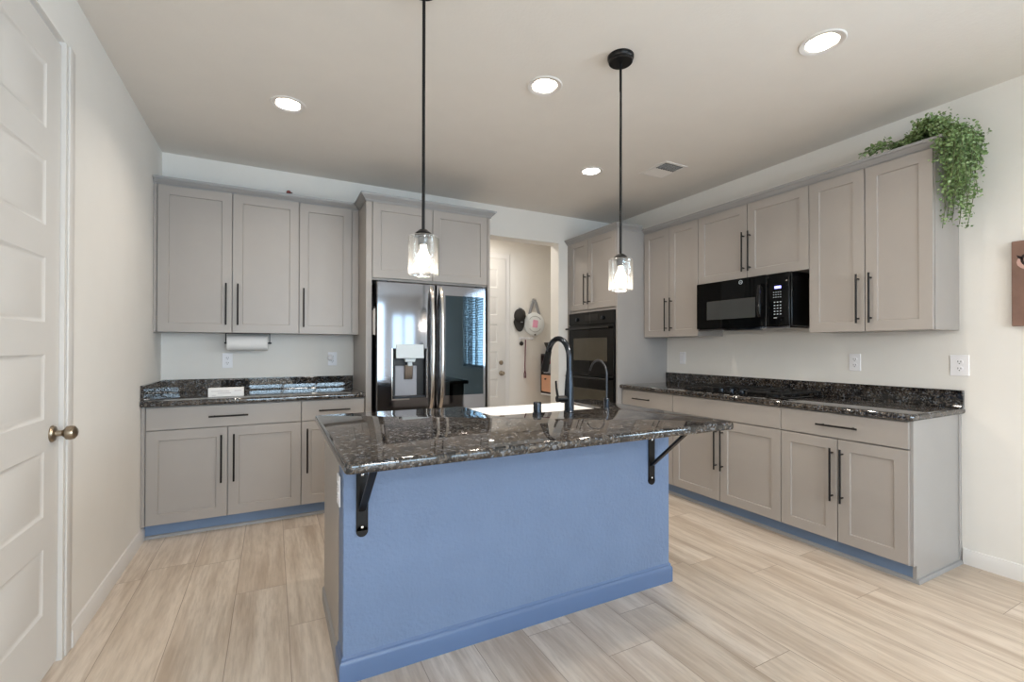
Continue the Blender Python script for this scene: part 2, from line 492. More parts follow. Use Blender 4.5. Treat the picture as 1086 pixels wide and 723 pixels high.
# ------------------------------------------------------------------ the setting
T = 0.16
struct(B().box(XL - 3, XR + 1.2, YREAR - 1, YH + 0.4, -0.1, 0).done('floor', 'floor'))
DL = [(0.077, 3.124), (1.363, 2.230), (2.370, 3.125), (2.366, 1.288)]      # recessed lights
HW = 0.066
b = B(); b.box(XL - 0.3, XR + 0.3, YREAR - 0.3, YH + 0.3, ZC + 0.12, ZC + 0.16)
xs = sorted({XL - 0.3, XR + 0.3} | {x + q for x, _ in DL for q in (-HW, HW)}); ys = sorted({YREAR - 0.3, YH + 0.3} | {y + q for _, y in DL for q in (-HW, HW)})
for i in range(len(xs) - 1):
    for j in range(len(ys) - 1):
        mx, my = (xs[i] + xs[i + 1]) / 2, (ys[j] + ys[j + 1]) / 2
        if not any(abs(mx - x) < HW and abs(my - y) < HW for x, y in DL):
            b.bm.faces.new([b.bm.verts.new((u, v, ZC)) for u, v in ((xs[i], ys[j]), (xs[i], ys[j + 1]), (xs[i + 1], ys[j + 1]), (xs[i + 1], ys[j]))])
bmesh.ops.remove_doubles(b.bm, verts=b.bm.verts[:], dist=1e-5)
struct(b.done('ceiling', 'ceiling'))
# left wall with the pantry door opening
DY0, DY1, DZ = 1.868, 2.512, 2.497
b = B()
b.box(XL - T, XL, YREAR, DY0, 0, ZC).box(XL - T, XL, DY1, YB + T, 0, ZC).box(XL - T, XL, DY0, DY1, DZ, ZC)
struct(b.done('wall_left', 'wall'))
# back wall with the passage opening
OX0, OX1, OZ = 1.74, 2.837, 2.434
b = B()
b.box(XL - T, OX0, YB, YB + 0.168, 0, ZC).box(OX1, XR + 0.1, YB, YB + 0.168, 0, ZC).box(OX0, OX1, YB, YB + 0.168, OZ, ZC)
struct(b.done('wall_back', 'wall'))
b = B()
b.box(XR, XR + T, WIN['y1'], YH + 0.1, 0, ZC).box(XR, XR + T, YREAR, WIN['y0'], 0, ZC)
b.box(XR, XR + T, WIN['y0'], WIN['y1'], 0, WIN['z0']).box(XR, XR + T, WIN['y0'], WIN['y1'], WIN['z1'], ZC)
struct(b.done('wall_right', 'wall'))
b = B()
rw = FILLWIN
b.box(XL - T, rw['x0'], YREAR - T, YREAR, 0, ZC).box(rw['x1'], PATIO['x0'], YREAR - T, YREAR, 0, ZC)
b.box(rw['x0'], rw['x1'], YREAR - T, YREAR, 0, rw['z0']).box(rw['x0'], rw['x1'], YREAR - T, YREAR, rw['z1'], ZC)
b.box(PATIO['x1'], XR + T, YREAR - T, YREAR, 0, ZC).box(PATIO['x0'], PATIO['x1'], YREAR - T, YREAR, PATIO['z1'], ZC)
struct(b.done('wall_rear', 'wall'))
struct(B().box(1.5, XR, YH, YH + 0.1, 0, ZC).done('wall_hall_back', 'wall'))
struct(B().box(OX0 - 0.16, OX0 - 0.04, YB + 0.168, YH, 0, ZC).done('wall_hall_left', 'wall'))

BASEPROF = [(0, 0), (0.014, 0), (0.014, 0.066), (0.010, 0.074), (0.007, 0.086), (0, 0.09)]
struct(B().sweep([(XL, DY1 + 0.06), (XL, 3.80)], BASEPROF).done('baseboard_left', 'trim'))
struct(B().sweep([(XR, 1.19), (XR, YREAR)], BASEPROF).done('baseboard_right', 'trim'))
struct(B().sweep([(2.862, YH), (XR, YH)], BASEPROF).done('baseboard_hall', 'trim'))
# jamb of the pantry door
b = B()
b.box(XL - T + 0.01, XL + 0.003, DY1 - 0.018, DY1 + 0.002, 0, DZ + 0.001).box(XL - T + 0.01, XL + 0.003, DY0 - 0.002, DY0 + 0.018, 0, DZ + 0.001)
b.box(XL + 0.0005, XL + 0.010, DY1 + 0.003, DY1 + 0.060, 0, DZ, 0.004, 2).box(XL + 0.0005, XL + 0.010, DY0 - 0.060, DY0 - 0.003, 0, DZ, 0.004, 2)
struct(b.done('trim_1', 'door'))


def panel_door(name, w, h, panels, stile, knob_x, knob_z, parent_loc, rotz, deadbolt=False):
    """moulded door leaf; local front faces -y, origin at its lower hinge corner; panels = list of (z0, z1)"""
    b = B()
    x = [0, stile, w - stile, w]; zs = [0.012]
    for z0, z1 in panels:
        zs += [z0, z1]
    zs += [h]
    for xa, xb in ((0, stile), (w - stile, w)):
        b.box(xa, xb, 0, 0.035, 0.012, h)
    rails = [(zs[i], zs[i + 1]) for i in range(0, len(zs), 2)]
    for z0, z1 in rails:
        b.box(stile, w - stile, 0, 0.035, z0, z1)
    for z0, z1 in panels:
        # sloped moulding around a raised field
        V = lambda i, d: [b.bm.verts.new((stile + i, d, z0 + i)), b.bm.verts.new((w - stile - i, d, z0 + i)), b.bm.verts.new((w - stile - i, d, z1 - i)), b.bm.verts.new((stile + i, d, z1 - i))]
        rings = [V(0, 0), V(0.010, 0.006), V(0.020, 0.006), V(0.034, 0.002)]
        for A, C in zip(rings, rings[1:]):
            for k in range(4):
                b.bm.faces.new((A[k], A[(k + 1) % 4], C[(k + 1) % 4], C[k]))
        b.bm.faces.new(rings[-1])
    o = b.done(name, 'door'); o.location = parent_loc; o.rotation_euler = (0, 0, rotz)
    struct(o)
    k = B()
    k.lathe([(0, 0.001), (0.033, 0.001), (0.033, -0.004), (0.028, -0.010), (0.012, -0.014), (0.011, -0.030), (0.016, -0.036), (0.026, -0.044), (0.0285, -0.056), (0.025, -0.068), (0.014, -0.076), (0, -0.078)], (knob_x, 0, knob_z), 'Y', 28)
    k.done('door_knob', 'nickel', o)
    if deadbolt:
        k = B()
        k.lathe([(0, 0.001), (0.030, 0.001), (0.030, -0.006), (0.024, -0.014), (0, -0.016)], (knob_x, 0, knob_z + 0.14), 'Y', 24)
        k.box(knob_x - 0.006, knob_x + 0.006, -0.034, -0.012, knob_z + 0.12, knob_z + 0.16, 0.002)
        k.done('deadbolt', 'nickel', o)
    return o


PAN = [(0.25 + 0.368 * i, 0.498 + 0.368 * i) for i in range(6)]
# pantry door: front faces +x -> rotate +90
panel_door('door_1', 0.600, 2.480, PAN, 0.13, 0.600 - 0.062, 0.923, (XL - 0.012, 1.891, 0), R(90))
# hall door on the passage's back wall, with casing
HDX1 = 2.765
panel_door('door_2', 0.86, 2.452, [(0.25 + 0.362 * i, 0.494 + 0.362 * i) for i in range(6)], 0.12, 0.86 - 0.068, 0.93, (HDX1 - 0.86, YH - 0.037, 0), 0, True)
b = B()
b.box(HDX1 + 0.004, HDX1 + 0.07, YH - 0.016, YH, 0, 2.53, 0.004).box(HDX1 - 0.93, HDX1 - 0.864, YH - 0.016, YH, 0, 2.53, 0.004).box(HDX1 - 0.93, HDX1 + 0.07, YH - 0.018, YH, 2.458, 2.53, 0.004)
struct(b.done('trim_2', 'trim'))

# patio door behind the camera and blind-covered window in the right wall
b = B()
px0, px1, pz = PATIO['x0'], PATIO['x1'], PATIO['z1']; pm = (px0 + px1) / 2
for a, c in ((px0, px0 + 0.07), (pm - 0.045, pm + 0.045), (px1 - 0.07, px1)):
    b.box(a, c, YREAR - 0.11, YREAR - 0.04, 0, pz)
b.box(px0, px1, YREAR - 0.11, YREAR - 0.04, 0, 0.09).box(px0, px1, YREAR - 0.11, YREAR - 0.04, pz - 0.08, pz)
d3 = struct(b.done('door_3', 'trim'))
B().box(px0 + 0.05, px1 - 0.05, YREAR - 0.078, YREAR - 0.072, 0.07, pz - 0.06).done('glass_pane', 'pane', d3)
b = B(); rx0, rx1, rz0, rz1 = rw['x0'], rw['x1'], rw['z0'], rw['z1']
for k in range(4):
    xx = rx0 + 0.03 + (rx1 - rx0 - 0.06) * k / 3; b.box(xx - 0.03, xx + 0.03, YREAR - 0.11, YREAR - 0.04, rz0, rz1)
b.box(rx0, rx1, YREAR - 0.11, YREAR - 0.04, rz0, rz0 + 0.06).box(rx0, rx1, YREAR - 0.11, YREAR - 0.04, rz1 - 0.06, rz1)
w2 = struct(b.done('fill_window', 'trim'))  # frame of the unseen window added for fill light
B().box(rx0 + 0.04, rx1 - 0.04, YREAR - 0.078, YREAR - 0.072, rz0 + 0.04, rz1 - 0.04).done('glass_pane', 'pane', w2)
b = B()
wy0, wy1, wz0, wz1 = WIN['y0'], WIN['y1'], WIN['z0'], WIN['z1']; wm = (wy0 + wy1) / 2
for a, c in ((wy0, wy0 + 0.05), (wm - 0.03, wm + 0.03), (wy1 - 0.05, wy1)):
    b.box(XR + 0.08, XR + 0.14, a, c, wz0, wz1)
b.box(XR + 0.08, XR + 0.14, wy0, wy1, wz0, wz0 + 0.05).box(XR + 0.08, XR + 0.14, wy0, wy1, wz1 - 0.05, wz1)
b.box(XR - 0.02, XR + 0.09, wy0 - 0.03, wy1 + 0.03, wz0 - 0.03, wz0)
w1 = struct(b.done('window_1', 'trim'))
B().box(XR + 0.106, XR + 0.112, wy0 + 0.04, wy1 - 0.04, wz0 + 0.04, wz1 - 0.04).done('glass_pane', 'pane', w1)
b = B(); b.box(XR + 0.012, XR + 0.062, wy0 + 0.01, wy1 - 0.01, wz1 - 0.05, wz1 - 0.002)
z = wz0 + 0.05
while z < wz1 - 0.07:
    b.obox((XR + 0.037, wm, z), (0.024, (wy1 - wy0) / 2 - 0.015, 0.0015), (0, R(14), 0)); z += 0.046
b.done('blind', 'trim', w1)

# ------------------------------------------------------------------ cabinets
CROWN = lambda z: [(0, z), (0.008, z), (0.008, z + 0.009), (0.013, z + 0.009), (0.013, z + 0.014), (0.020, z + 0.019), (0.031, z + 0.031), (0.036, z + 0.036), (0.036, z + 0.041), (0.044, z + 0.041), (0.046, z + 0.048), (0.046, z + 0.056), (0, z + 0.056)]


def pull(parent, x, z, length, vertical=True, y=0.0, r=0.0058):
    """bar pull standing 32 mm off a face at local y"""
    b = B(); yy = y - 0.032; h = length / 2
    if vertical:
        b.cyl((x, yy, z - h), (x, yy, z + h), r, seg=12)
        for s in (-1, 1):
            b.cyl((x, y + 0.001, z + s * (h - 0.03)), (x, yy, z + s * (h - 0.03)), r * 0.85, seg=10)
    else:
        b.cyl((x - h, yy, z), (x + h, yy, z), r, seg=12)
        for s in (-1, 1):
            b.cyl((x + s * (h - 0.03), y + 0.001, z), (x + s * (h - 0.03), yy, z), r * 0.85, seg=10)
    return b.done('handle', 'black', parent)


def cab_door(root, x0, x1, z0, z1, hx=None, hz=None, hl=0.31, mat='cab', stile=0.062):
    d = B().shaker(x0 + 0.0026, x1 - 0.0026, 0, z0, z1, stile=stile).done('door', mat, root)
    if hx is not None:
        pull(d, hx, hz, hl)
    return d


def cab_drawer(root, x0, x1, z0, z1, hx=None, hl=0.222, name='drawer', mat='cab'):
    d = B().box(x0 + 0.0026, x1 - 0.0026, 0, 0.02, z0, z1, 0.0015).done(name, mat, root)
    if hx is not None:
        pull(d, hx, (z0 + z1) / 2, hl, False)
    return d


def upper(label, loc, rotz, w, depth, z0, z1, zc, doors, handles, fill=(0, 0), crown=None, group=None, endmat=None):
    """wall cabinet: local x along the face, door face at y=0, carcass behind"""
    t = thing('wall_cabinet', label, 'cabinet', loc, rotz, group)
    b = B()
    b.box(-fill[0], w + fill[1], 0.0215, depth, z0, zc + 0.05, 0.001)
    if fill[0]: b.box(-fill[0], -0.004, 0.012, 0.03, z0, zc)
    if fill[1]: b.box(w + 0.004, w + fill[1], 0.012, 0.03, z0, zc)
    b.done('cabinet_body', endmat or 'cab', t)
    for (x0, x1), h in zip(doors, handles):
        cab_door(t, x0, x1, z0, z1, *(h or ()))
    if crown:
        B().sweep(crown, CROWN(zc)).done('crown_molding', 'crown', t)
    return t


YU, ZU = 4.038, 1.374
# left wall-cabinet run (faces -y): 36" pair and 18" single
UD = YB - YU - 0.002
upper('wide two-door grey wall cabinet in the left corner above the paper towels', (-0.728, YU, 0), 0, 0.912, UD, ZU, 2.418, 2.416,
      [(0, 0.456), (0.456, 0.912)], [(0.418, ZU + 0.212), (0.494, ZU + 0.212)], (0.023, 0.0),
      [(-0.023, 0.0215), (0.9115, 0.0215)])
upper('narrow single-door grey wall cabinet beside the refrigerator surround', (0.184, YU, 0), 0, 0.40, UD, ZU, 2.418, 2.416,
      [(0, 0.40)], [(0.033, ZU + 0.207)], (0.0, 0.057), [(0, 0.0215), (0.457, 0.0215)])


def base(label, loc, rotz, w, depth, drawers, doors, fill=(0, 0), kick_in=0.075, shoe=None, body_mat='cab', group=None):
    t = thing('base_cabinet', label, 'cabinet', loc, rotz, group)
    b = B()
    b.box(-fill[0], w + fill[1], 0.0215, depth, 0.10, 0.874, 0.001)
    if fill[0]: b.box(-fill[0], -0.004, 0.010, 0.03, 0.10, 0.874)
    if fill[1]: b.box(w + 0.004, w + fill[1], 0.010, 0.03, 0.10, 0.874)
    b.done('cabinet_body', body_mat, t)
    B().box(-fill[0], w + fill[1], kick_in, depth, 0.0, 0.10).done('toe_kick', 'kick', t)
    SH = [(0, 0), (0.015, 0), (0.014, 0.010), (0.008, 0.018), (0, 0.021)]
    B().sweep(shoe or [(-fill[0], kick_in), (w + fill[1], kick_in)], SH).done('shoe_molding', 'crown', t)
    for d in drawers:
        cab_drawer(t, *d)
    for d in doors:
        cab_door(t, *d)
    return t


YF = 3.73
base('grey base cabinet with one wide drawer and two doors in the left corner', (-0.727, YF, 0), 0, 0.916, YB - YF - 0.002,
     [(0, 0.916, 0.722, 0.868, 0.462, 0.232)],
     [(0, 0.454, 0.106, 0.716, 0.418, 0.505, 0.325), (0.454, 0.916, 0.106, 0.716, 0.492, 0.505, 0.325)], (0.024, 0))
base('narrow grey base cabinet with one drawer beside the refrigerator, partly behind the island', (0.189, YF, 0), 0, 0.4505, YB - YF - 0.002,
     [(0, 0.451, 0.722, 0.868, 0.228, 0.222)], [(0, 0.451, 0.106, 0.716, 0.04, 0.505, 0.325)], (0, 0.0))


def splash(root, name, x0, x1, y0, y1, z0=0.914, z1=1.016):
    return B().box(x0, x1, y0, y1, z0, z1, 0.0015).done(name, 'granite', root)


t = thing('countertop', 'dark granite countertop along the back wall left of the refrigerator', 'countertop', (XL + 0.002, 3.70, 0.876))
B().prism([(0, 0), (1.3895, 0), (1.3895, YB - 3.702), (0, YB - 3.702)], 0, 0.038, 'XY', 0.013, 3).done('slab', 'granite', t)
B().box(0, 1.3895, YB - 3.722, YB - 3.702, 0.037, 0.140, 0.0015).done('backsplash', 'granite', t)
B().box(0, 0.02, 0.012, YB - 3.7225, 0.037, 0.140, 0.0015).done('side_splash', 'granite', t)

# refrigerator surround: tall side panels with a cabinet over the refrigerator
EY = 3.715
t = thing('refrigerator_surround', 'tall grey surround with two-door cabinet above the refrigerator', 'cabinet', (0.6435, EY, 0))
W = 1.063; ED = YB - EY - 0.002
B().box(0, 0.045, 0, ED, 0, 2.462, 0.0015).done('side_panel', 'cab', t)
B().box(W - 0.022, W, 0, ED, 0, 2.462, 0.0015).done('side_panel', 'cab', t)
B().box(0.045, W - 0.022, 0.0215, ED, 1.800, 2.462).done('cabinet_body', 'cab', t)
cab_door(t, 0.048, 0.538, 1.816, 2.414, 0.500, 2.02, 0.31)
cab_door(t, 0.538, W - 0.024, 1.816, 2.414, 0.574, 2.02, 0.31)
B().sweep([(0, YB - EY - 0.325), (0, 0.0), (W, 0.0), (W, ED)], CROWN(2.412)).done('crown_molding', 'crown', t)

# ---- oven tower, faces -x.  local x runs away from the back wall towards the camera
TX, TY0, TY1 = 2.957, YB - 0.002, 3.488
RZ = R(-90)
t = thing('oven_tower_cabinet', 'tall grey cabinet tower holding the black double wall oven', 'cabinet', (TX, TY0, 0), RZ)
W = TY0 - TY1; D = XR - TX - 0.002
b = B()
WI = W - 0.021
b.box(0, 0.046, 0.0, 0.03, 0.10, 2.415).box(0.001, 0.02, 0.031, D - 0.021, 0, 1.65).box(0.001, WI, D - 0.02, D, 0.1, 1.65).box(0.0, WI, 0.0315, D, 1.652, 2.46).box(0.0, WI, 0.0315, D - 0.022, 0.10, 0.41)
b.box(0.046, WI, 0.0005, 0.0312, 1.645, 1.66)
b.done('cabinet_body', 'cab', t)
B().box(W - 0.02, W, 0.0, D, 0.0, 2.46).done('end_panel', 'cabend', t)['label'] = 'smooth pale grey end panel'
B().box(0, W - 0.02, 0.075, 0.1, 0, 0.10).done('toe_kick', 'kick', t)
cab_door(t, 0.048, 0.375, 1.672, 2.424, 0.340, 1.886, 0.325)
cab_door(t, 0.375, W - 0.024, 1.672, 2.424, 0.412, 1.886, 0.325)
cab_drawer(t, 0.048, W - 0.024, 0.115, 0.395, (W) / 2)
B().sweep([(0, 0.0), (W, 0.0), (W, D - 0.368)], CROWN(2.415)).done('crown_molding', 'crown', t)

t = thing('double_oven', 'black glass double wall oven built into the tall grey tower', 'oven', (TX, TY0 - 0.048, 0.42), RZ)
OW = W - 0.048 - 0.026
B().box(0, OW, 0.004, 0.52, 0.0, 1.222, 0.002).done('oven_body', 'gloss', t)
c = B().box(0.0, OW, -0.016, 0.006, 1.090, 1.220, 0.003).done('control_panel', 'blackglass', t)
b = B().box(0.30, 0.52, -0.018, -0.015, 1.130, 1.195, 0.001); b.done('display', 'gloss', c)
for kx in (0.16, 0.60):
    B().lathe([(0, -0.014), (0.020, -0.014), (0.019, -0.030), (0.012, -0.034), (0, -0.034)], (kx, 0, 1.150), 'Y', 20).done('knob', 'faucet', c)


def oven_door(z0, z1, wz0, wz1):
    d = B().box(0.004, OW - 0.004, -0.022, 0.006, z0, z1, 0.003).done('door', 'blackglass', t)
    B().box(0.10, OW - 0.10, -0.0235, -0.020, wz0, wz1, 0.001).done('window', 'ovenwin', d)['label'] = 'smoked glass window'
    b = B(); zh = z1 - 0.035
    b.cyl((0.02, -0.068, zh), (OW - 0.02, -0.068, zh), 0.011, seg=14)
    for hx in (0.05, OW - 0.05):
        b.cyl((hx, -0.02, zh), (hx, -0.068, zh), 0.009, seg=10)
    b.done('handle', 'gloss', d)
    B()


oven_door(0.580, 1.085, 0.712, 0.950)
oven_door(0.030, 0.572, 0.180, 0.420)

# ---- right wall cabinets, face -x
XU, ZR = 3.293, 1.370
RD = XR - XU - 0.002
upper('two-door grey wall cabinet between the oven tower and the microwave', (XU, 3.486, 0), RZ, 0.664, RD, ZR, 2.392, 2.390,
      [(0.006, 0.334), (0.334, 0.664)], [(0.303, ZR + 0.206), (0.366, ZR + 0.206)], (0, 0), [(0, 0.0215), (0.664, 0.0215)])
upper('short two-door grey wall cabinet directly above the black microwave', (XU, 2.822, 0), RZ, 0.938, RD, 1.812, 2.392, 2.390,
      [(0, 0.469), (0.469, 0.938)], [(0.443, 2.018), (0.496, 2.018)], (0, 0), [(0, 0.0215), (0.938, 0.0215)])
upper('two-door grey wall cabinet right of the microwave, under the trailing plant', (XU, 1.884, 0), RZ, 0.680, RD, ZR, 2.392, 2.390,
      [(0, 0.339), (0.339, 0.678)], [(0.304, ZR + 0.206), (0.374, ZR + 0.206)], (0, 0), [(0, 0.0215), (0.680, 0.0215), (0.680, RD)])

# ---- right base cabinets
XB = 3.0075
BD = XR - XB - 0.002
base('grey base cabinet with one drawer next to the oven tower, far end of right run', (XB, 3.486, 0), RZ, 0.644, BD,
     [(0.01, 0.644, 0.724, 0.868, 0.29, 0.215)], [(0.01, 0.644, 0.106, 0.716, 0.05, 0.505, 0.315)], (0, 0))
base('grey base cabinet under the gas cooktop with blank top panel and two doors', (XB, 2.842, 0), RZ, 0.936, BD,
     [(0, 0.936, 0.724, 0.868)],
     [(0, 0.462, 0.106, 0.716, 0.435, 0.500, 0.315), (0.462, 0.936, 0.106, 0.716, 0.490, 0.500, 0.315)], (0, 0))
EW = 0.698
t = base('grey base cabinet with one drawer and two doors at the near end of right run', (XB, 1.906, 0), RZ, EW, BD,
         [(0, EW, 0.724, 0.868, 0.352, 0.225)],
         [(0, 0.347, 0.106, 0.716, 0.320, 0.504, 0.318), (0.347, EW, 0.106, 0.716, 0.376, 0.504, 0.318)], (0, 0),
         0.075, [(0, 0.075), (EW + 0.006, 0.075), (EW + 0.006, BD)])
b = B(); b.prism([(0.022, 0.10), (0.022, 0.874), (BD, 0.874), (BD, 0.0), (0.068, 0.0), (0.068, 0.10)], EW - 0.012, EW + 0.006, 'YZ')
b.box(EW + 0.006, EW + 0.011, 0.022, 0.060, 0.10, 0.874).box(EW + 0.006, EW + 0.011, BD - 0.03, BD, 0.02, 0.874)
b.done('end_panel', 'cabend', t)['label'] = 'smooth pale grey end panel'

CY0, CY1 = 1.180, 3.4855
t = thing('countertop', 'dark granite countertop along the right wall around the gas cooktop', 'countertop', (2.984, CY0, 0.876))
B().prism([(0, 0.012), (0.012, 0), (XR - 2.986, 0), (XR - 2.986, CY1 - CY0), (0, CY1 - CY0)], 0, 0.038, 'XY', 0.013, 3).done('slab', 'granite', t)
B().box(XR - 2.986 - 0.02, XR - 2.986, 0.003, CY1 - CY0, 0.037, 0.140, 0.0015).done('backsplash', 'granite', t)

# ------------------------------------------------------------------ island
IX0, IX1, IY0, IY1 = 0.238, 1.915, 1.835, 2.50
t = thing('kitchen_island', 'blue-grey kitchen island with grey cabinet ends in the middle of the floor', 'kitchen island', (IX0, IY0, 0))
IW, ID = IX1 - IX0, IY1 - IY0
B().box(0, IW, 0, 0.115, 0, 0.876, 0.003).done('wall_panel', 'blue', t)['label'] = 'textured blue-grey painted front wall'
b = B(); b.box(0.004, IW - 0.004, 0.115, ID, 0.10, 0.660).box(0.004, 0.024, 0.115, ID, 0.10, 0.876).box(IW - 0.024, IW - 0.004, 0.115, ID, 0.10, 0.876)
b.box(0.024, 0.74, ID - 0.02, ID, 0.66, 0.876).box(1.52, IW - 0.024, ID - 0.02, ID, 0.66, 0.876)
b.box(0.004, IW - 0.004, 0.115, ID - 0.07, 0.0, 0.10)
b.done('cabinet_body', 'cab', t)['label'] = 'grey cabinet behind the blue wall'
b = B().box(-0.003, 0.004, 0.118, ID, 0.0, 0.874, 0.001); b.done('end_panel', 'cab', t)
IB = [(0, 0), (0.013, 0), (0.013, 0.070), (0.011, 0.078), (0.006, 0.084), (0.006, 0.092), (0, 0.100)]
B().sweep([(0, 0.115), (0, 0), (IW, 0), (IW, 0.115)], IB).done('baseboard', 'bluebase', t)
b = B(); b.sweep([(-0.003, ID), (-0.003, 0.116)], [(0, 0), (0.010, 0), (0.009, 0.055), (0, 0.064)][::1]); b.done('side_shoe_molding', 'crown', t)
for k in range(4):
    x0 = 0.01 + k * (IW - 0.02) / 4; x1 = x0 + (IW - 0.02) / 4
    d = B().shaker(-x1, -x0, -ID - 0.021, 0.106, 0.655).done('door', 'cab', t); d.rotation_euler = (0, 0, R(180))

KX0, KX1, KY0, KY1 = 0.192, 1.948, 1.452, 2.580
SX0, SX1, SY0 = 1.010, 1.705, 2.150
t = thing('island_countertop', 'dark speckled granite slab topping the kitchen island', 'countertop', (KX0, KY0, 0.876))
rc = 0.022


def rnd(cx, cy, a0, a1, r=rc, n=5):
    return [(cx + r * math.cos(R(a0 + (a1 - a0) * i / n)), cy + r * math.sin(R(a0 + (a1 - a0) * i / n))) for i in range(n + 1)]


w, d = KX1 - KX0, KY1 - KY0; s0, s1, sy = SX0 - KX0, SX1 - KX0, SY0 - KY0
out = rnd(rc, rc, 180, 270) + rnd(w - rc, rc, 270, 360) + rnd(w - rc, d - rc, 0, 90) + [(s1, d), (s1, sy + 0.02), (s1 - 0.02, sy), (s0 + 0.02, sy), (s0, sy + 0.02), (s0, d)] + rnd(rc, d - rc, 90, 180)
B().prism(out, 0, 0.038, 'XY', 0.012, 3).done('slab', 'granite', t)

# farmhouse sink
t = thing('farmhouse_sink', 'white farmhouse sink set into the back edge of the island', 'sink', (SX0, SY0, 0.665))
SWd, SDp, SH_ = SX1 - SX0, 2.555 - SY0, 0.238
b = B()
def ring(x0, x1, y0, y1, z, r=0.03):
    return [b.bm.verts.new((cx + r * math.cos(R(a)), cy + r * math.sin(R(a)), z)) for cx, cy, a0 in ((x1 - r, y1 - r, 0), (x0 + r, y1 - r, 90), (x0 + r, y0 + r, 180), (x1 - r, y0 + r, 270)) for a in (a0, a0 + 30, a0 + 60, a0 + 90)]
rs = [ring(0.003, SWd - 0.003, 0.002, SDp, 0.0), ring(0.003, SWd - 0.003, 0.002, SDp, SH_ - 0.006), ring(0.008, SWd - 0.008, 0.008, SDp - 0.006, SH_),
      ring(0.022, SWd - 0.022, 0.02, SDp - 0.022, SH_), ring(0.028, SWd - 0.028, 0.026, SDp - 0.028, SH_ - 0.008), ring(0.034, SWd - 0.034, 0.032, SDp - 0.034, 0.045), ring(0.055, SWd - 0.055, 0.055, SDp - 0.055, 0.026)]
for A, C in zip(rs, rs[1:]):
    for i in range(16):
        b.bm.faces.new((A[i], A[(i + 1) % 16], C[(i + 1) % 16], C[i]))
b.bm.faces.new(rs[0][::-1]); b.bm.faces.new(rs[-1])
b.done('basin', 'porcelain', t)
B().lathe([(0, 0.034), (0.030, 0.034), (0.042, 0.032), (0.045, 0.024), (0.045, 0.0255), (0, 0.0255)], (SWd / 2, SDp / 2, 0), 'Z', 24).done('drain', 'chrome', t)

# pull-down faucet
FX, FY, ZT = 1.428, 2.078, 0.914
t = thing('kitchen_faucet', 'tall black gooseneck pull-down faucet behind the sink', 'faucet', (FX, FY, ZT))
b = B()
b.lathe([(0, 0), (0.030, 0), (0.030, 0.006), (0.0265, 0.010), (0.0255, 0.11), (0.023, 0.16), (0.0175, 0.215), (0.0165, 0.225), (0, 0.225)], (0, 0, 0), 'Z', 24)
b.done('body', 'faucet', t)
ar, zt = 0.108, 0.292
pts = [(0, 0, 0.21), (0, 0, 0.25)] + [(0, ar - ar * math.cos(R(a)), zt + ar * math.sin(R(a))) for a in range(0, 166, 9)]
end = Vector(pts[-1]); dr = (end - Vector(pts[-2])).normalized()
B().tube(pts, 0.0155, 16).done('spout', 'faucet', t)
B().tube([end - dr * 0.004, end + dr * 0.02, end + dr * 0.085, end + dr * 0.118, end + dr * 0.122], [0.0175, 0.0185, 0.0225, 0.0235, 0.02], 18).done('spray_head', 'black', t)
b = B(); b.cyl((-0.018, 0, 0.075), (-0.078, 0, 0.075), 0.017, seg=18)
b.tube([(-0.070, 0, 0.082), (-0.076, 0.0, 0.10), (-0.082, 0.0, 0.135), (-0.085, 0.0, 0.172)], [0.007, 0.007, 0.006, 0.0055], 10)
b.done('lever_handle', 'black', t)

# soap dispenser / air gap cap
t = B().lathe([(0, 0), (0.026, 0), (0.026, 0.005), (0.0215, 0.008), (0.0215, 0.058), (0.019, 0.063), (0, 0.064)], (0, 0, 0), 'Z', 24).done('air_gap_cap', 'faucet', None, (1.241, 2.100, ZT))
tag(t, 'short black cylindrical air gap cap on the island, left of the faucet', 'air gap cap')
# filtered-water tap
t = thing('filter_tap', 'slim curved filtered-water tap on the island right of the big faucet', 'faucet', (1.690, 2.085, ZT))
B().lathe([(0, 0), (0.020, 0), (0.020, 0.004), (0.0165, 0.008), (0.0165, 0.058), (0.010, 0.066), (0, 0.066)], (0, 0, 0), 'Z', 20).done('base', 'faucet', t)
a2 = 0.076
pts = [(0, 0, 0.06), (0, 0, 0.13)] + [(0, a2 - a2 * math.cos(R(a)), 0.200 + a2 * math.sin(R(a))) for a in range(0, 156, 9)]
pts.append(Vector(pts[-1]) + (Vector(pts[-1]) - Vector(pts[-2])).normalized() * 0.025)
B().tube(pts, 0.0058, 12).done('spout', 'steelside', t)


def bracket(x, label):
    t = thing('countertop_bracket', label, 'bracket', (x, IY0, 0.876), 0, 'steel brackets under the island overhang')
    b = B()
    b.box(-0.022, 0.022, -0.007, -0.0005, -0.315, -0.001, 0.002)
    b.cyl((0, -0.0006, -0.315), (0, -0.007, -0.315), 0.022, seg=20)
    b.done('wall_plate', 'black', t)
    B().box(-0.022, 0.022, -0.275, -0.006, -0.0075, -0.0005, 0.002).done('top_plate', 'black', t)
    b = B()
    p0, p1 = Vector((0, -0.005, -0.235)), Vector((0, -0.258, -0.006)); dd = (p1 - p0); ang = math.atan2(dd.z, -dd.y)
    b.obox((p0 + p1) / 2, (0.013, dd.length / 2, 0.006), (-ang, 0, 0), 0.002)
    b.done('brace', 'black', t)
    for z in (-0.30, -0.10):
        B().lathe([(0.0055, -0.0066), (0.0055, -0.0085), (0.003, -0.010), (0, -0.010)], (0, 0, z), 'Y', 12).done('screw', 'chrome', t)


bracket(0.306, 'black steel countertop bracket near the island\'s left front corner')
bracket(1.785, 'black steel countertop bracket near the island\'s right front corner')


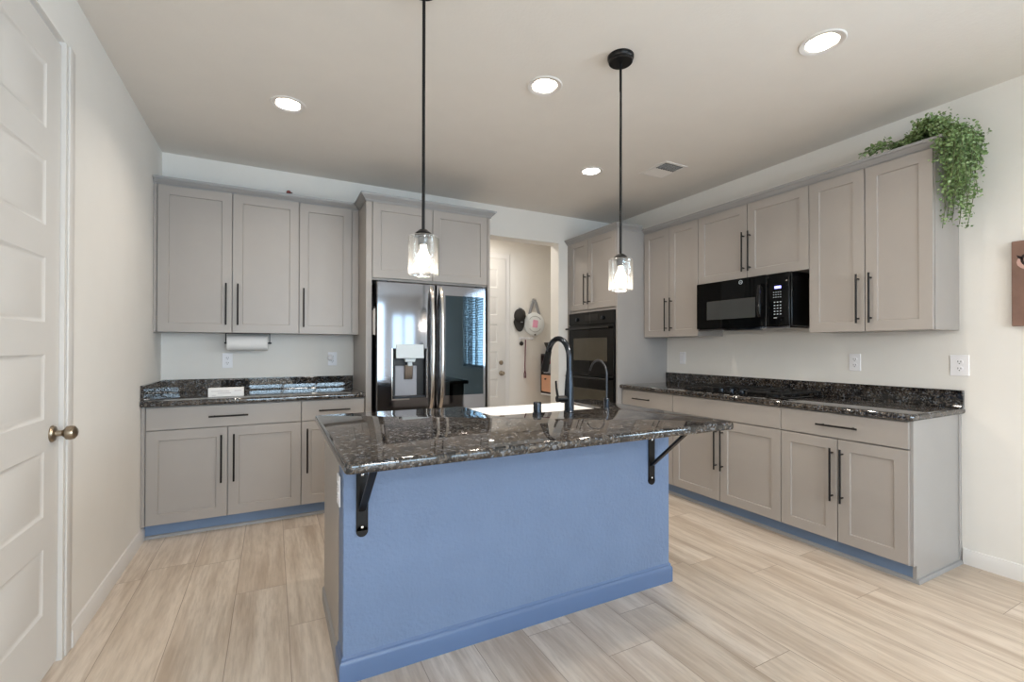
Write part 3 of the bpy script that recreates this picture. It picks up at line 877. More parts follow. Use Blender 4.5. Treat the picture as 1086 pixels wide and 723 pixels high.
# ------------------------------------------------------------------ outlets and switches (local front faces -y)
def outlet(label, loc, rotz, kind='outlet', w=0.072, h=0.118, cat='outlet', group=None):
    t = thing('wall_outlet' if kind != 'switch' else 'light_switch', label, cat, loc, rotz, group)
    B().box(-w / 2, w / 2, -0.006, 0.0, -h / 2, h / 2, 0.002).done('cover_plate', 'plastic', t)
    if kind == 'switch':
        B().box(-0.0165, 0.0165, -0.010, -0.005, -0.033, 0.033, 0.002).done('rocker', 'plastic', t)
    else:
        for s in (-1, 1):
            f = B().lathe([(0, -0.008), (0.0165, -0.008), (0.0172, -0.005), (0, -0.005)], (0, 0, s * 0.020), 'Y', 20).done('socket', 'plastic', t)
            b = B(); b.box(-0.008, -0.005, -0.0086, -0.0076, s * 0.020 - 0.002, s * 0.020 + 0.008).box(0.005, 0.008, -0.0086, -0.0076, s * 0.020 - 0.002, s * 0.020 + 0.008)
            b.cyl((0, -0.0086, s * 0.020 - 0.009), (0, -0.0076, s * 0.020 - 0.009), 0.003, seg=8)
            b.done('slots', 'slot', f)
    return t


outlet('white outlet on the back wall below the paper towel roll', (-0.322, YB, 1.158), 0)
t = outlet('white outlet holding a plug-in, beside the refrigerator surround', (0.467, YB, 1.165), 0)
tag(B().lathe([(0, 0), (0.022, 0), (0.026, -0.008), (0.024, -0.030), (0.012, -0.040), (0, -0.042)], (0, 0, 0), 'Y', 20).done('plug_in_night_light', 'plastic', None, (0.450, YB - 0.0085, 1.175)),
    'small round white night light plugged in above the left countertop', 'night light')
outlet('white rocker switch on the right wall beside the oven tower', (XR, 3.283, 1.167), RZ, 'switch', 0.072, 0.118, 'switch')
outlet('smaller white outlet on right wall under the plant-topped cabinet', (XR, 1.757, 1.165), RZ)
outlet('wide white outlet plate on right wall beyond the cabinet run end', (XR, 1.203, 1.162), RZ, 'outlet', 0.086, 0.124)
outlet('white outlet on the island\'s left end under the granite', (IX0 - 0.003, 1.918, 0.705), R(-90), 'outlet', 0.072, 0.118)

# ------------------------------------------------------------------ refrigerator
t = thing('refrigerator', 'stainless french-door refrigerator with water dispenser and dark glass panel', 'refrigerator', (0.706, 3.6, 0))
FW, FS = 0.916, 0.466
b = B(); b.box(0.004, FW - 0.004, 0.075, 0.70, 0.02, 1.770, 0.004)
b.box(0.02, 0.09, 0.03, 0.12, 1.770, 1.786, 0.004).box(FW - 0.09, FW - 0.02, 0.03, 0.12, 1.770, 1.786, 0.004)
b.done('body', 'steelside', t)


def bow(x):
    u = (x - FW / 2) / (FW / 2)
    return 0.010 * u * u


def curved_door(name, x0, x1, z0, z1, mat, hole=None, extra_x=()):
    b = B(); th = 0.068
    xs = sorted(set([x0, x0 + 0.006, x1 - 0.006, x1] + [x0 + (x1 - x0) * i / 14 for i in range(15)] + (list(hole[:2]) if hole else [])))
    zs = sorted(set([z0, z0 + 0.006, z1 - 0.006, z1] + (list(hole[2:]) if hole else [])))
    def yy(x, z):
        e = 0.007 if (x in (x0, x1) or z in (z0, z1)) else 0.0
        return bow(x) + e
    g = [[b.bm.verts.new((x, yy(x, z), z)) for z in zs] for x in xs]
    for i in range(len(xs) - 1):
        for j in range(len(zs) - 1):
            if hole and hole[0] <= xs[i] < hole[1] - 1e-6 and hole[2] <= zs[j] < hole[3] - 1e-6:
                continue
            b.bm.faces.new((g[i][j], g[i + 1][j], g[i + 1][j + 1], g[i][j + 1]))
    bk = [[b.bm.verts.new((x, th, z)) for z in (z0, z1)] for x in xs]
    for i in range(len(xs) - 1):
        b.bm.faces.new((bk[i][0], bk[i][1], bk[i + 1][1], bk[i + 1][0]))
        b.bm.faces.new((g[i][0], bk[i][0], bk[i + 1][0], g[i + 1][0]))
        b.bm.faces.new((g[i][-1], g[i + 1][-1], bk[i + 1][1], bk[i][1]))
    for i in (0, -1):
        b.bm.faces.new([g[i][j] for j in range(len(zs))] + [bk[i][1], bk[i][0]])
    return b.done(name, mat, t)


HOLE = (0.120, 0.392, 0.866, 1.258)
dl = curved_door('door', 0.0, FS - 0.0025, 0.735, 1.776, 'steel', HOLE)
dr = curved_door('door', FS + 0.0025, FW, 0.735, 1.776, 'steel')
curved_door('freezer_drawer', 0.0, FW, 0.40, 0.729, 'steel'); curved_door('freezer_drawer', 0.0, FW, 0.045, 0.394, 'steel')


def fridge_handle(parent, x):
    b = B(); pts = []
    for i in range(25):
        u = i / 24; z = 0.775 + u * 0.975
        out = 0.050 * (1 - (2 * u - 1) ** 6) + 0.014 * (1 - (2 * u - 1) ** 2)
        pts.append((x, 0.004 - out, z))
    b.tube(pts, 0.0165, 14, flat=(1.0, 1.0))
    return b.done('handle', 'handle_steel', parent)


fridge_handle(dl, FS - 0.040); h = fridge_handle(dr, FS + 0.040)
B().box(FS + 0.034, FS + 0.046, -0.062, -0.057, 1.21, 1.29, 0.001).done('door_button', 'gloss', h)
# dispenser
x0, x1, z0, z1 = HOLE
dsp = B()
dsp.box(x0, x0 + 0.008, 0.004, 0.066, z0, z1).box(x1 - 0.008, x1, 0.004, 0.066, z0, z1).box(x0, x1, 0.004, 0.066, z1 - 0.012, z1).box(x0, x1, 0.004, 0.066, z0, z0 + 0.012).box(x0, x1, 0.060, 0.067, z0, z1)
dsp = dsp.done('dispenser', 'blackplastic', dl)
b = B(); b.box(x0 - 0.006, x0, 0.004, 0.02, z0 - 0.006, z1).box(x1, x1 + 0.006, 0.0, 0.016, z0 - 0.006, z1).box(x0 - 0.006, x1 + 0.006, 0.002, 0.018, z0 - 0.012, z0 - 0.002)
b.done('dispenser_trim', 'handle_steel', dsp)
B().obox(((x0 + x1) / 2, 0.004, 1.234), (0.110, 0.012, 0.056), (R(-6), 0, 0), 0.004).done('display_panel', 'silver', dsp)['label'] = 'pale silver touch display'
b = B(); b.prism([(0.215, 1.176), (0.305, 1.176), (0.296, 1.150), (0.224, 1.150)], 0.002, 0.05, 'XZ', 0.003); b.box(0.242, 0.278, 0.012, 0.04, 1.118, 1.150, 0.004)
b.done('nozzle', 'silver', dsp)
B().box(0.150, 0.325, 0.052, 0.0605, 0.880, 1.120, 0.004).done('drip_back', 'dispgrey', dsp)
B().obox((0.255, 0.040, 1.070), (0.034, 0.006, 0.060), (R(8), 0, 0), 0.004).done('paddle', 'handle_steel', dsp)
B().box(0.135, 0.377, -0.004, 0.058, z0 + 0.002, z0 + 0.018, 0.003).done('drip_tray', 'steelside', dsp)
# glass panel and logo on the right door
gx0, gx1, gz0, gz1 = 0.548, 0.890, 0.872, 1.692
b = B(); n = 12
fv = [[b.bm.verts.new((gx0 + (gx1 - gx0) * i / n, bow(gx0 + (gx1 - gx0) * i / n) - o, zz)) for i in range(n + 1)] for zz, o in ((gz0, -0.001), (gz0, 0.003), (gz1, 0.003), (gz1, -0.001))]
for A, C in zip(fv, fv[1:]):
    for i in range(n):
        b.bm.faces.new((A[i], A[i + 1], C[i + 1], C[i]))
for i in (0, n):
    b.bm.faces.new([r[i] for r in fv])
b.done('glass_panel', 'mirrorglass', dr)['label'] = 'dark mirror-like glass panel'
lg = B(); lg.lathe([(0.009, -0.001), (0.009, 0.001)], (0.846, bow(0.846) - 0.001, 1.728), 'Y', 18)
lg.lathe([(0.0072, -0.0012), (0.009, -0.0012)], (0.846, bow(0.846) - 0.001, 1.728), 'Y', 18)
lg.box(0.845, 0.847, 0.0135, 0.0165, 1.724, 1.732).box(0.847, 0.851, 0.0135, 0.0165, 1.724, 1.726)
lg.done('round_emblem', 'silver', dr)
text_mesh('LG', 0.022, 'emblem_lettering', 'silver', dr, (0.874, bow(0.874) - 0.001, 1.728), (R(90), 0, 0))

# pad hanging on the refrigerator's left side
t = thing('hanging_notepad', 'white notepad hanging from a black clip on the refrigerator\'s left side', 'notepad', (0.7095, 3.69, 1.365))
B().box(-0.010, 0, 0.0, 0.085, 0.0, 0.205, 0.001).done('paper_pad', 'paper', t)
b = B(); b.box(-0.016, 0.0, 0.01, 0.075, 0.195, 0.225, 0.003).tube([(-0.006, 0.042, 0.22), (-0.008, 0.035, 0.26), (-0.006, 0.050, 0.30), (-0.007, 0.042, 0.325)], 0.005, 8)
b.done('clip', 'black', t)

# ------------------------------------------------------------------ microwave (faces -x)
t = thing('microwave', 'black over-the-range microwave mounted under the short wall cabinet', 'microwave', (3.215, 2.770, 1.408), RZ)
MW, MH = 0.797, 0.400
b = B(); b.box(0, MW, 0.030, XR - 3.217, 0.012, MH, 0.007, 3); b.done('body', 'gloss', t)
b = B(); b.box(0.006, MW - 0.006, 0.012, XR - 3.22, 0.0, 0.013, 0.001); bt = b.done('underside', 'steel', t)
B().box(0.25, 0.50, 0.03, 0.15, -0.003, 0.001, 0.001).done('vent_grille', 'black', bt)
dw = 0.628
d = B().box(0.0, dw - 0.002, 0.0, 0.031, 0.016, MH - 0.004, 0.003).done('door', 'blackglass', t)
B().box(0.105, 0.540, -0.002, 0.001, 0.088, 0.240, 0.001).done('window', 'microwin', d)['label'] = 'smoked viewing window'
b = B(); b.tube([(0.593, 0.0, 0.085), (0.593, -0.030, 0.095), (0.593, -0.036, 0.12), (0.593, -0.040, 0.205), (0.593, -0.036, 0.29), (0.593, -0.030, 0.315), (0.593, 0.0, 0.325)], 0.011, 12, flat=(1.0, 1.3))
b.done('handle', 'gloss', d)
e = B(); e.lathe([(0.012, -0.0005), (0.0155, -0.0015), (0.0155, 0.001)], (0.419, -0.001, 0.366), 'Y', 24); e = e.done('round_emblem', 'silver', d)
text_mesh('GE', 0.013, 'emblem_lettering', 'silver', e, (0.419, -0.0015, 0.366), (R(90), 0, 0))
c = B().box(dw + 0.001, MW, 0.0, 0.031, 0.016, MH - 0.004, 0.008, 3).done('control_panel', 'blackglass', t)
B().box(0.690, 0.738, -0.0015, 0.001, 0.284, 0.302, 0.0005).done('display', 'led', c)['label'] = 'lit violet-white display'
b = B()
for r_ in range(5):
    for k in range(3):
        zz = 0.100 + r_ * 0.021 - (0.0 if r_ < 4 else -0.003)
        xx = 0.690 + k * 0.022
        b.box(xx - 0.005, xx + 0.005, -0.0008, 0.001, zz - 0.003, zz + 0.003)
for r_ in range(3):
    for k in range(4):
        zz = 0.222 + r_ * 0.018; xx = 0.684 + k * 0.017
        b.box(xx - 0.004, xx + 0.004, -0.0008, 0.001, zz - 0.002, zz + 0.002)
b.box(0.684, 0.706, -0.0008, 0.001, 0.072, 0.076)
b.done('keypad', 'silver', c)

# ------------------------------------------------------------------ gas cooktop
t = thing('gas_cooktop', 'black gas cooktop with cast-iron grates set in the right countertop', 'cooktop', (3.075, 1.930, 0.914))
GW, GL = 0.47, 0.86
b = B(); b.box(0, GW, 0, GL, 0.0005, 0.010, 0.004); b.done('tray', 'gloss', t)


def grate(y0, y1):
    b = B(); x0, x1 = 0.015, GW - 0.012; zt = 0.040
    for x in (x0, x1):
        b.box(x - 0.005, x + 0.005, y0, y1, zt - 0.012, zt, 0.002)
    for y in (y0, y1 - 0.010):
        b.box(x0, x1, y, y + 0.010, zt - 0.012, zt, 0.002)
    ym = (y0 + y1) / 2; xm = (x0 + x1) / 2
    b.box(xm - 0.005, xm + 0.005, y0, y1, zt - 0.012, zt)
    for xc in (x0 + (x1 - x0) * 0.25, x0 + (x1 - x0) * 0.75):
        b.box(xc - 0.004, xc + 0.004, y0, ym - 0.035, zt - 0.010, zt + 0.004)
        b.box(xc - 0.004, xc + 0.004, ym + 0.035, y1, zt - 0.010, zt + 0.004)
        b.box(xc - 0.095, xc - 0.035, ym - 0.004, ym + 0.004, zt - 0.010, zt + 0.004)
        b.box(xc + 0.035, xc + 0.095, ym - 0.004, ym + 0.004, zt - 0.010, zt + 0.004)
    for x in (x0, x1):
        for y in (y0 + 0.006, y1 - 0.006):
            b.box(x - 0.007, x + 0.007, y - 0.006, y + 0.006, 0.009, zt - 0.008)
    b.done('grate', 'iron', t)


grate(0.012, 0.290); grate(0.570, 0.848)
b = B(); b.box(0.24, GW - 0.012, 0.312, 0.322, 0.028, 0.040).box(0.24, GW - 0.012, 0.538, 0.548, 0.028, 0.040).box(0.24, 0.25, 0.312, 0.548, 0.028, 0.040).box(GW - 0.022, GW - 0.012, 0.312, 0.548, 0.028, 0.040)
b.box(0.24, GW - 0.012, 0.425, 0.435, 0.028, 0.044).box(0.345, 0.355, 0.312, 0.548, 0.028, 0.044)
for x in (0.245, GW - 0.017):
    for y in (0.317, 0.543):
        b.box(x - 0.006, x + 0.006, y - 0.006, y + 0.006, 0.009, 0.032)
b.done('grate', 'iron', t)
for bx, by in ((0.125, 0.15), (0.345, 0.15), (0.125, 0.71), (0.345, 0.71), (0.35, 0.43)):
    B().lathe([(0.045, 0.009), (0.045, 0.018), (0.034, 0.020), (0.034, 0.028), (0, 0.030)], (bx, by, 0), 'Z', 24).done('burner', 'iron', t)
for kx, ky in ((0.045, 0.34), (0.045, 0.43), (0.045, 0.52), (0.13, 0.375), (0.13, 0.485)):
    b = B(); b.lathe([(0.026, 0.009), (0.026, 0.013), (0.021, 0.016), (0.019, 0.036), (0, 0.037)], (kx, ky, 0), 'Z', 22)
    b.box(kx - 0.019, kx + 0.019, ky - 0.004, ky + 0.004, 0.034, 0.044, 0.001)
    b.done('knob', 'faucet', t)


# ------------------------------------------------------------------ pendants, downlights, ceiling vent
def pendant(x, y, label):
    zb, zt = 1.556, 1.714; r = 0.061
    t = thing('pendant_light', label, 'pendant light', (x, y, ZC))
    B().lathe([(0, 0), (0.066, 0), (0.066, -0.010), (0.063, -0.018), (0.060, -0.022), (0.060, -0.030), (0.056, -0.034), (0, -0.034)], (0, 0, 0), 'Z', 36).done('canopy', 'black', t)
    B().cyl((0, 0, -0.03), (0, 0, zt + 0.02 - ZC), 0.0066, seg=14).done('rod', 'black', t)
    B().lathe([(0, zt + 0.028 - ZC), (0.016, zt + 0.026 - ZC), (0.033, zt + 0.012 - ZC), (0.036, zt + 0.002 - ZC), (0.036, zt - 0.002 - ZC), (0, zt - 0.002 - ZC)], (0, 0, 0), 'Z', 28).done('cap', 'black', t)
    sh = B().lathe([(0.030, zt - ZC), (r - 0.006, zt - ZC), (r, zt - 0.006 - ZC), (r, zb + 0.004 - ZC), (r - 0.003, zb - ZC), (r - 0.004, zb + 0.004 - ZC), (r - 0.004, zt - 0.008 - ZC), (0.030, zt - 0.004 - ZC)], (0, 0, 0), 'Z', 40).done('glass_shade', 'shade', t)
    sh['label'] = 'clear seeded-glass cylinder shade'
    B().lathe([(0, zt - 0.002 - ZC), (0.021, zt - 0.002 - ZC), (0.021, zt - 0.036 - ZC), (0, zt - 0.036 - ZC)], (0, 0, 0), 'Z', 22).done('socket', 'faucet', t)
    z0 = zt - 0.034 - ZC
    b = B(); b.lathe([(0.0135, z0), (0.0140, z0 - 0.016), (0.0165, z0 - 0.026), (0.027, z0 - 0.044), (0.031, z0 - 0.062), (0.028, z0 - 0.078), (0.018, z0 - 0.089), (0, z0 - 0.093)], (0, 0, 0), 'Z', 26)
    b.done('light_bulb', 'bulb', t)['label'] = 'glowing white bulb'
    ld = bpy.data.lights.new('bulb_glow', 'POINT'); ld.energy = BULB_W; ld.color = WARM; ld.shadow_soft_size = 0.03
    lo = bpy.data.objects.new('bulb_glow', ld); COL.objects.link(lo); lo.location = (x, y, zb - 0.035)
    return t


pendant(0.541, 1.826, 'black rod pendant light with glass shade over the island\'s left half')
pendant(1.570, 1.826, 'black rod pendant light with glass shade over the island\'s right half')


def downlight(x, y, label):
    t = thing('recessed_downlight', label, 'ceiling light', (x, y, ZC), 0, 'recessed ceiling lights')
    B().lathe([(0.100, -0.0005), (0.100, -0.004), (0.096, -0.007), (0.078, -0.006), (0.070, -0.001), (0.060, 0.022), (0.052, 0.050), (0.052, 0.056), (0.056, 0.056), (0.072, 0.004)], (0, 0, 0), 'Z', 40).done('trim_ring', 'trim', t)
    B().lathe([(0, 0.048), (0.0525, 0.050), (0.0525, 0.053), (0, 0.053)], (0, 0, 0), 'Z', 32).done('lens', 'lamp', t)['label'] = 'glowing warm-white lens'
    area_light('downlight_beam', (x, y, ZC + 0.044), (0, 0, 0), 0.09, 0.09, DOWNLIGHT_W, WARM, 170, 'DISK')


downlight(0.077, 3.124, 'recessed ceiling light above the left wall cabinets')
downlight(1.363, 2.230, 'recessed ceiling light between the two pendants, over the island')
downlight(2.370, 3.125, 'small-looking recessed ceiling light nearest the square ceiling vent')
downlight(2.366, 1.288, 'recessed ceiling light nearest the camera, high on the right')

t = thing('ceiling_vent', 'white rectangular air vent in the ceiling near the right cabinets', 'vent', (2.885, 2.828, ZC))
b = B()
b.box(-0.125, 0.125, -0.152, -0.128, -0.006, 0, 0.001).box(-0.125, 0.125, 0.128, 0.152, -0.006, 0, 0.001).box(-0.125, -0.101, -0.128, 0.128, -0.006, 0, 0.001).box(0.101, 0.125, -0.128, 0.128, -0.006, 0, 0.001)
b.done('frame', 'trim', t)
B().box(-0.101, 0.101, -0.128, 0.128, -0.001, 0.0).done('duct_opening', 'steelside', t)
for k in range(7):
    y = -0.112 + k * 0.013
    B().obox((0, y, -0.004), (0.100, 0.006, 0.0008), (R(28), 0, 0)).done('louver', 'trim', t)
for k in range(8):
    x = -0.092 + k * 0.026
    B().obox((x, 0.055, -0.004), (0.0125, 0.070, 0.0008), (0, R(22), 0)).done('louver', 'trim', t)

# ------------------------------------------------------------------ trailing plant on the right wall cabinet
t = thing('trailing_plant', 'green trailing eucalyptus-like plant spilling over the right cabinet end', 'plant', (3.40, 1.42, 2.446))
O = Vector((3.40, 1.42, 2.446))
rng = random.Random(11)
leaf, stem = B(), B()


def add_leaf(p, size):
    q = Euler((rng.uniform(-1.2, 1.2), rng.uniform(-1.2, 1.2), rng.uniform(0, 6.28))).to_matrix()
    w, l = size * 0.42, size
    pts = [(0, 0, 0), (w * 0.8, l * 0.3, 0.10 * l), (w, l * 0.62, 0.12 * l), (0, l, -0.05 * l), (-w, l * 0.62, 0.12 * l), (-w * 0.8, l * 0.3, 0.10 * l), (0, l * 0.5, -0.02 * l)]
    v = [leaf.bm.verts.new(p + q @ Vector(a)) for a in pts]
    for i in range(6):
        leaf.bm.faces.new((v[i], v[(i + 1) % 6], v[6])) if i not in () else None


def strand(pts, n, spread, size):
    pts = [Vector(p) - O for p in pts]
    # Catmull-style resample
    out = []
    m = len(pts)
    for i in range(m - 1):
        p0, p1, p2, p3 = pts[max(i - 1, 0)], pts[i], pts[i + 1], pts[min(i + 2, m - 1)]
        for k in range(8):
            u = k / 8
            out.append(0.5 * ((2 * p1) + (p2 - p0) * u + (2 * p0 - 5 * p1 + 4 * p2 - p3) * u * u + (3 * p1 - p0 - 3 * p2 + p3) * u ** 3))
    out.append(pts[-1])
    stem.tube(out, 0.0018, 5)
    for k in range(n):
        u = rng.random() * (len(out) - 1); i = int(u); p = out[i].lerp(out[min(i + 1, len(out) - 1)], u - i)
        add_leaf(p + Vector((rng.gauss(0, spread), rng.gauss(0, spread), rng.gauss(0, spread))), size * rng.uniform(0.7, 1.25))


ztop = 2.448
# hanging curtain over the end panel (beyond y=1.20) and the wall-side corner
for k in range(64):
    x = rng.uniform(3.27, 3.585)
    yo = rng.uniform(1.075, 1.185)
    f = (x - 3.27) / 0.315
    low = rng.uniform(1.93, 2.36) + max(0, 0.42 - f) * 0.42 + max(0, f - 0.75) * 0.5
    low = min(low, 2.38)
    xs = x * 0.6 + 3.44 * 0.4
    strand([(xs, 1.34, ztop + 0.03), (xs * 0.4 + x * 0.6, 1.24, ztop + rng.uniform(0.06, 0.13)), (x, yo + 0.01, ztop + rng.uniform(-0.03, 0.05)), (x + rng.uniform(-0.02, 0.02), yo, (ztop + low) / 2), (x + rng.uniform(-0.04, 0.02), yo + rng.uniform(-0.01, 0.03), low)],
           int(105 * (ztop + 0.2 - low) / 0.5), 0.015, 0.0165)
# crown of foliage on the corner
for k in range(16):
    x, y = rng.uniform(3.30, 3.54), rng.uniform(1.16, 1.36)
    strand([(3.42, 1.30, ztop + 0.02), ((x + 3.42) / 2, (y + 1.3) / 2, ztop + rng.uniform(0.08, 0.13)), (x, y, ztop + rng.uniform(0.05, 0.14))], 60, 0.016, 0.0175)
# runner along the cabinet top
for k in range(8):
    ye = rng.uniform(1.46, 1.68); xo = rng.uniform(3.29, 3.36)
    strand([(3.40, 1.36, ztop + 0.03), (xo + 0.03, 1.42, ztop + rng.uniform(0.03, 0.07)), (xo, (ye + 1.42) / 2, ztop + rng.uniform(0.04, 0.08)), (xo, ye, ztop + rng.uniform(0.02, 0.07))], 32, 0.012, 0.019)
leaf.done('foliage', 'leaf', t); stem.done('stems', 'stem', t)
B().lathe([(0, 0.0), (0.045, 0.0), (0.058, 0.075), (0.058, 0.082), (0.050, 0.082), (0.048, 0.06), (0, 0.06)], (0.02, -0.08, 0), 'Z', 24).done('pot', 'soil', t)

# ------------------------------------------------------------------ small things
# paper towels under the left wall cabinet
t = thing('paper_towel_holder', 'black under-cabinet paper towel bracket beneath the left wall cabinet', 'paper towel holder', (-0.175, 4.19, ZU))
b = B()
b.box(-0.150, -0.144, -0.015, 0.015, -0.085, -0.0005, 0.001).box(0.150, 0.156, -0.012, 0.012, -0.085, -0.0005, 0.001).box(-0.150, 0.156, -0.012, 0.012, -0.004, -0.0005)
b.done('bracket', 'black', t)
B().cyl((-0.158, 0, -0.076), (0.166, 0, -0.076), 0.0055, seg=12).done('rod', 'black', t)
t = thing('paper_towel_roll', 'white paper towel roll hanging under the left wall cabinet', 'paper towels', (-0.175, 4.19, ZU - 0.076))
B().lathe([(0.0058, -0.138), (0.058, -0.138), (0.0595, -0.135), (0.0595, 0.135), (0.058, 0.138), (0.0058, 0.138)], (0, 0, 0), 'X', 40).done('paper_sheets', 'paper', t)

# small printed white block on the left countertop
t = thing('sign_block', 'small white printed block standing on the left granite countertop', 'sign', (-0.292, 3.835, 0.9145))
B().box(-0.108, 0.108, 0.0, 0.042, 0.0, 0.063, 0.002).done('block', 'paper', t)
b = B()
for zz, xa, xb in ((0.040, -0.09, 0.02), (0.041, 0.05, 0.095), (0.026, -0.05, 0.03), (0.012, -0.085, -0.06)):
    b.box(xa, xb, -0.0006, 0.0005, zz - 0.0014, zz + 0.0014)
b.done('print', 'ink', t)

# tiny red dome on the crown of the left wall cabinet
t = thing('red_ornament', 'tiny dark red domed ornament on top of the left wall cabinet', 'ornament', (0.106, 4.005, 2.472))
B().lathe([(0.018, 0.0), (0.019, 0.006), (0.015, 0.015), (0.008, 0.020), (0, 0.021)], (0, 0, 0), 'Z', 20).done('shell', 'red', t)
B().lathe([(0.007, -0.0), (0.007, 0.004), (0, 0.009)], (0.021, -0.006, 0.0), 'Z', 12).done('head', 'black', t)

# canvas print on the right wall (cut by the frame)
t = thing('canvas_print', 'brown canvas picture with dark eyeglasses hanging on the right wall', 'picture', (XR, 0.978, 1.384), RZ)
B().box(0, 0.46, -0.032, 0, 0, 0.462, 0.003).done('canvas', 'art', t)
def rim(b, cx, cz, w, h, tilt, th, y0, y1, n=28):
    o, i = [], []
    for k in range(n):
        a = 2 * math.pi * k / n
        sx_, sz_ = math.copysign(abs(math.cos(a)) ** 0.8, math.cos(a)), math.copysign(abs(math.sin(a)) ** 0.8, math.sin(a))
        for lst, g in ((o, 0), (i, th)):
            lst.append((cx + sx_ * (w - g), cz + sz_ * (h - g) - sx_ * tilt))
    for k in range(n):
        j = (k + 1) % n
        vs = [b.bm.verts.new((p[0], yy, p[1])) for yy in (y0, y1) for p in (o[k], o[j], i[j], i[k])]
        b.bm.faces.new(vs[:4]); b.bm.faces.new(vs[4:][::-1]); b.bm.faces.new((vs[0], vs[1], vs[5], vs[4])); b.bm.faces.new((vs[2], vs[3], vs[7], vs[6]))
b = B(); b.prism([(0.020 + 0.22 * (0.5 + 0.5 * math.cos(2 * math.pi * k / 24)) + 0.0, 0.345 + 0.06 * math.sin(2 * math.pi * k / 24)) for k in range(24)], -0.0326, -0.0318, 'XZ'); b.done('pale_halo', 'artpink', t)
b = B(); rim(b, 0.120, 0.343, 0.085, 0.046, 0.016, 0.012, -0.0334, -0.0320); rim(b, 0.335, 0.343, 0.085, 0.046, -0.016, 0.012, -0.0334, -0.0320); b.box(0.20, 0.255, -0.0334, -0.0322, 0.345, 0.358)
b.prism([(0.045, 0.372), (0.020, 0.385), (0.026, 0.368), (0.045, 0.352)], -0.0334, -0.0320, 'XZ')
b.done('eyeglasses', 'artdark', t)
b = B(); b.prism([(0.075, 0.03), (0.36, 0.03), (0.34, 0.24), (0.30, 0.27), (0.24, 0.25), (0.12, 0.25), (0.075, 0.21), (0.062, 0.20)], -0.0328, -0.0319, 'XZ'); b.done('pale_shape', 'artcream', t)

# ------------------------------------------------------------------ passage: cap, round bag, hooks, keys, leash, cubby
t = thing('baseball_cap', 'black baseball cap hanging on the passage wall beside the hall door', 'cap', (2.965, YH, 1.66))
b = B()
prof = []
rings = []
for i in range(9):
    ph = i / 8 * math.pi / 2
    rings.append([b.bm.verts.new((0.082 * math.cos(ph) * math.cos(a) + 0.020, -0.012 - 0.115 * math.sin(ph), 0.100 * math.cos(ph) * math.sin(a) + 0.04 + 0.02 * math.sin(ph))) for a in [2 * math.pi * k / 24 for k in range(24)]] if i < 8 else [b.bm.verts.new((0.020, -0.127, 0.06))])
for A, C in zip(rings, rings[1:]):
    for k in range(24):
        b.bm.faces.new((A[k], A[(k + 1) % 24], C[(k + 1) % 24], C[k]) if len(C) > 1 else (A[k], A[(k + 1) % 24], C[0]))
b.bm.faces.new(rings[0][::-1])
b.done('crown', 'cap', t)
b = B(); n = 12; top, bot = [], []
for i in range(n + 1):
    a = R(195 + 150 * i / n)
    ix, iz = 0.020 + 0.078 * math.cos(a), 0.04 + 0.092 * math.sin(a)
    ox, oz = 0.000 + 0.092 * math.cos(a), 0.0 + 0.175 * math.sin(a)
    top.append([b.bm.verts.new((ix, -0.030, iz)), b.bm.verts.new((ox * 0.95, -0.045 - 0.02 * math.sin(R(180 * i / n)), oz))])
    bot.append([b.bm.verts.new((ix, -0.025, iz)), b.bm.verts.new((ox * 0.95, -0.040 - 0.02 * math.sin(R(180 * i / n)), oz))])
for i in range(n):
    b.bm.faces.new((top[i][0], top[i + 1][0], top[i + 1][1], top[i][1])); b.bm.faces.new((bot[i][0], bot[i][1], bot[i + 1][1], bot[i + 1][0])); b.bm.faces.new((top[i][1], top[i + 1][1], bot[i + 1][1], bot[i][1]))
b.done('brim', 'cap', t)
b = B(); b.tube([(0.000, -0.030, 0.150), (0.030, -0.050, 0.142), (0.055, -0.060, 0.118)], 0.007, 8, flat=(1, 0.4)); b.done('back_strap', 'strap', t)
B().box(0.005, 0.040, -0.086, -0.078, -0.052, -0.040, 0.002).done('front_mark', 'strap', t)

t = thing('round_bag', 'round white bag with pink print hanging by grey straps on passage wall', 'bag', (3.215, YH, 1.595))
B().lathe([(0, 0), (0.140, 0), (0.158, -0.010), (0.162, -0.022), (0.158, -0.034), (0.140, -0.044), (0, -0.050)], (0, 0, 0), 'Y', 40).done('bag_body', 'fabric', t)
b = B(); b.tube([(-0.075, -0.022, 0.135), (-0.035, -0.020, 0.26), (-0.006, -0.018, 0.345), (0.006, -0.018, 0.345), (0.040, -0.020, 0.26), (0.082, -0.022, 0.132)], 0.022, 8, flat=(1.0, 0.3)); b.done('strap', 'strap', t)
B().prism([(-0.045, -0.045), (0.035, -0.050), (0.045, 0.05), (-0.030, 0.060)], -0.0525, -0.0475, 'XZ').done('print', 'pink', t)['label'] = 'pink printed picture'
b = B()
for k in range(11):
    for s, rr in ((1, 0.108), (-1, 0.108)):
        a = R(s * (40 + 10 * k)); b.obox((rr * math.cos(a), -0.0475, rr * math.sin(a)), (0.006, 0.0012, 0.004), (0, R(90) - a, 0))
b.done('lettering_arc', 'strap', t)
B().lathe([(0, 0), (0.010, 0), (0.010, -0.02), (0, -0.022)], (0, -0.036, -0.146), 'Y', 12).done('snap', 'slot', t)
t = B().lathe([(0, 0), (0.014, 0), (0.014, -0.006), (0.006, -0.010), (0.006, -0.030), (0.009, -0.034), (0, -0.036)], (0, 0, 0), 'Y', 14).done('wall_hook', 'chrome', None, (3.215, YH, 1.938))
tag(t, 'small metal hook holding up the round white bag', 'hook')

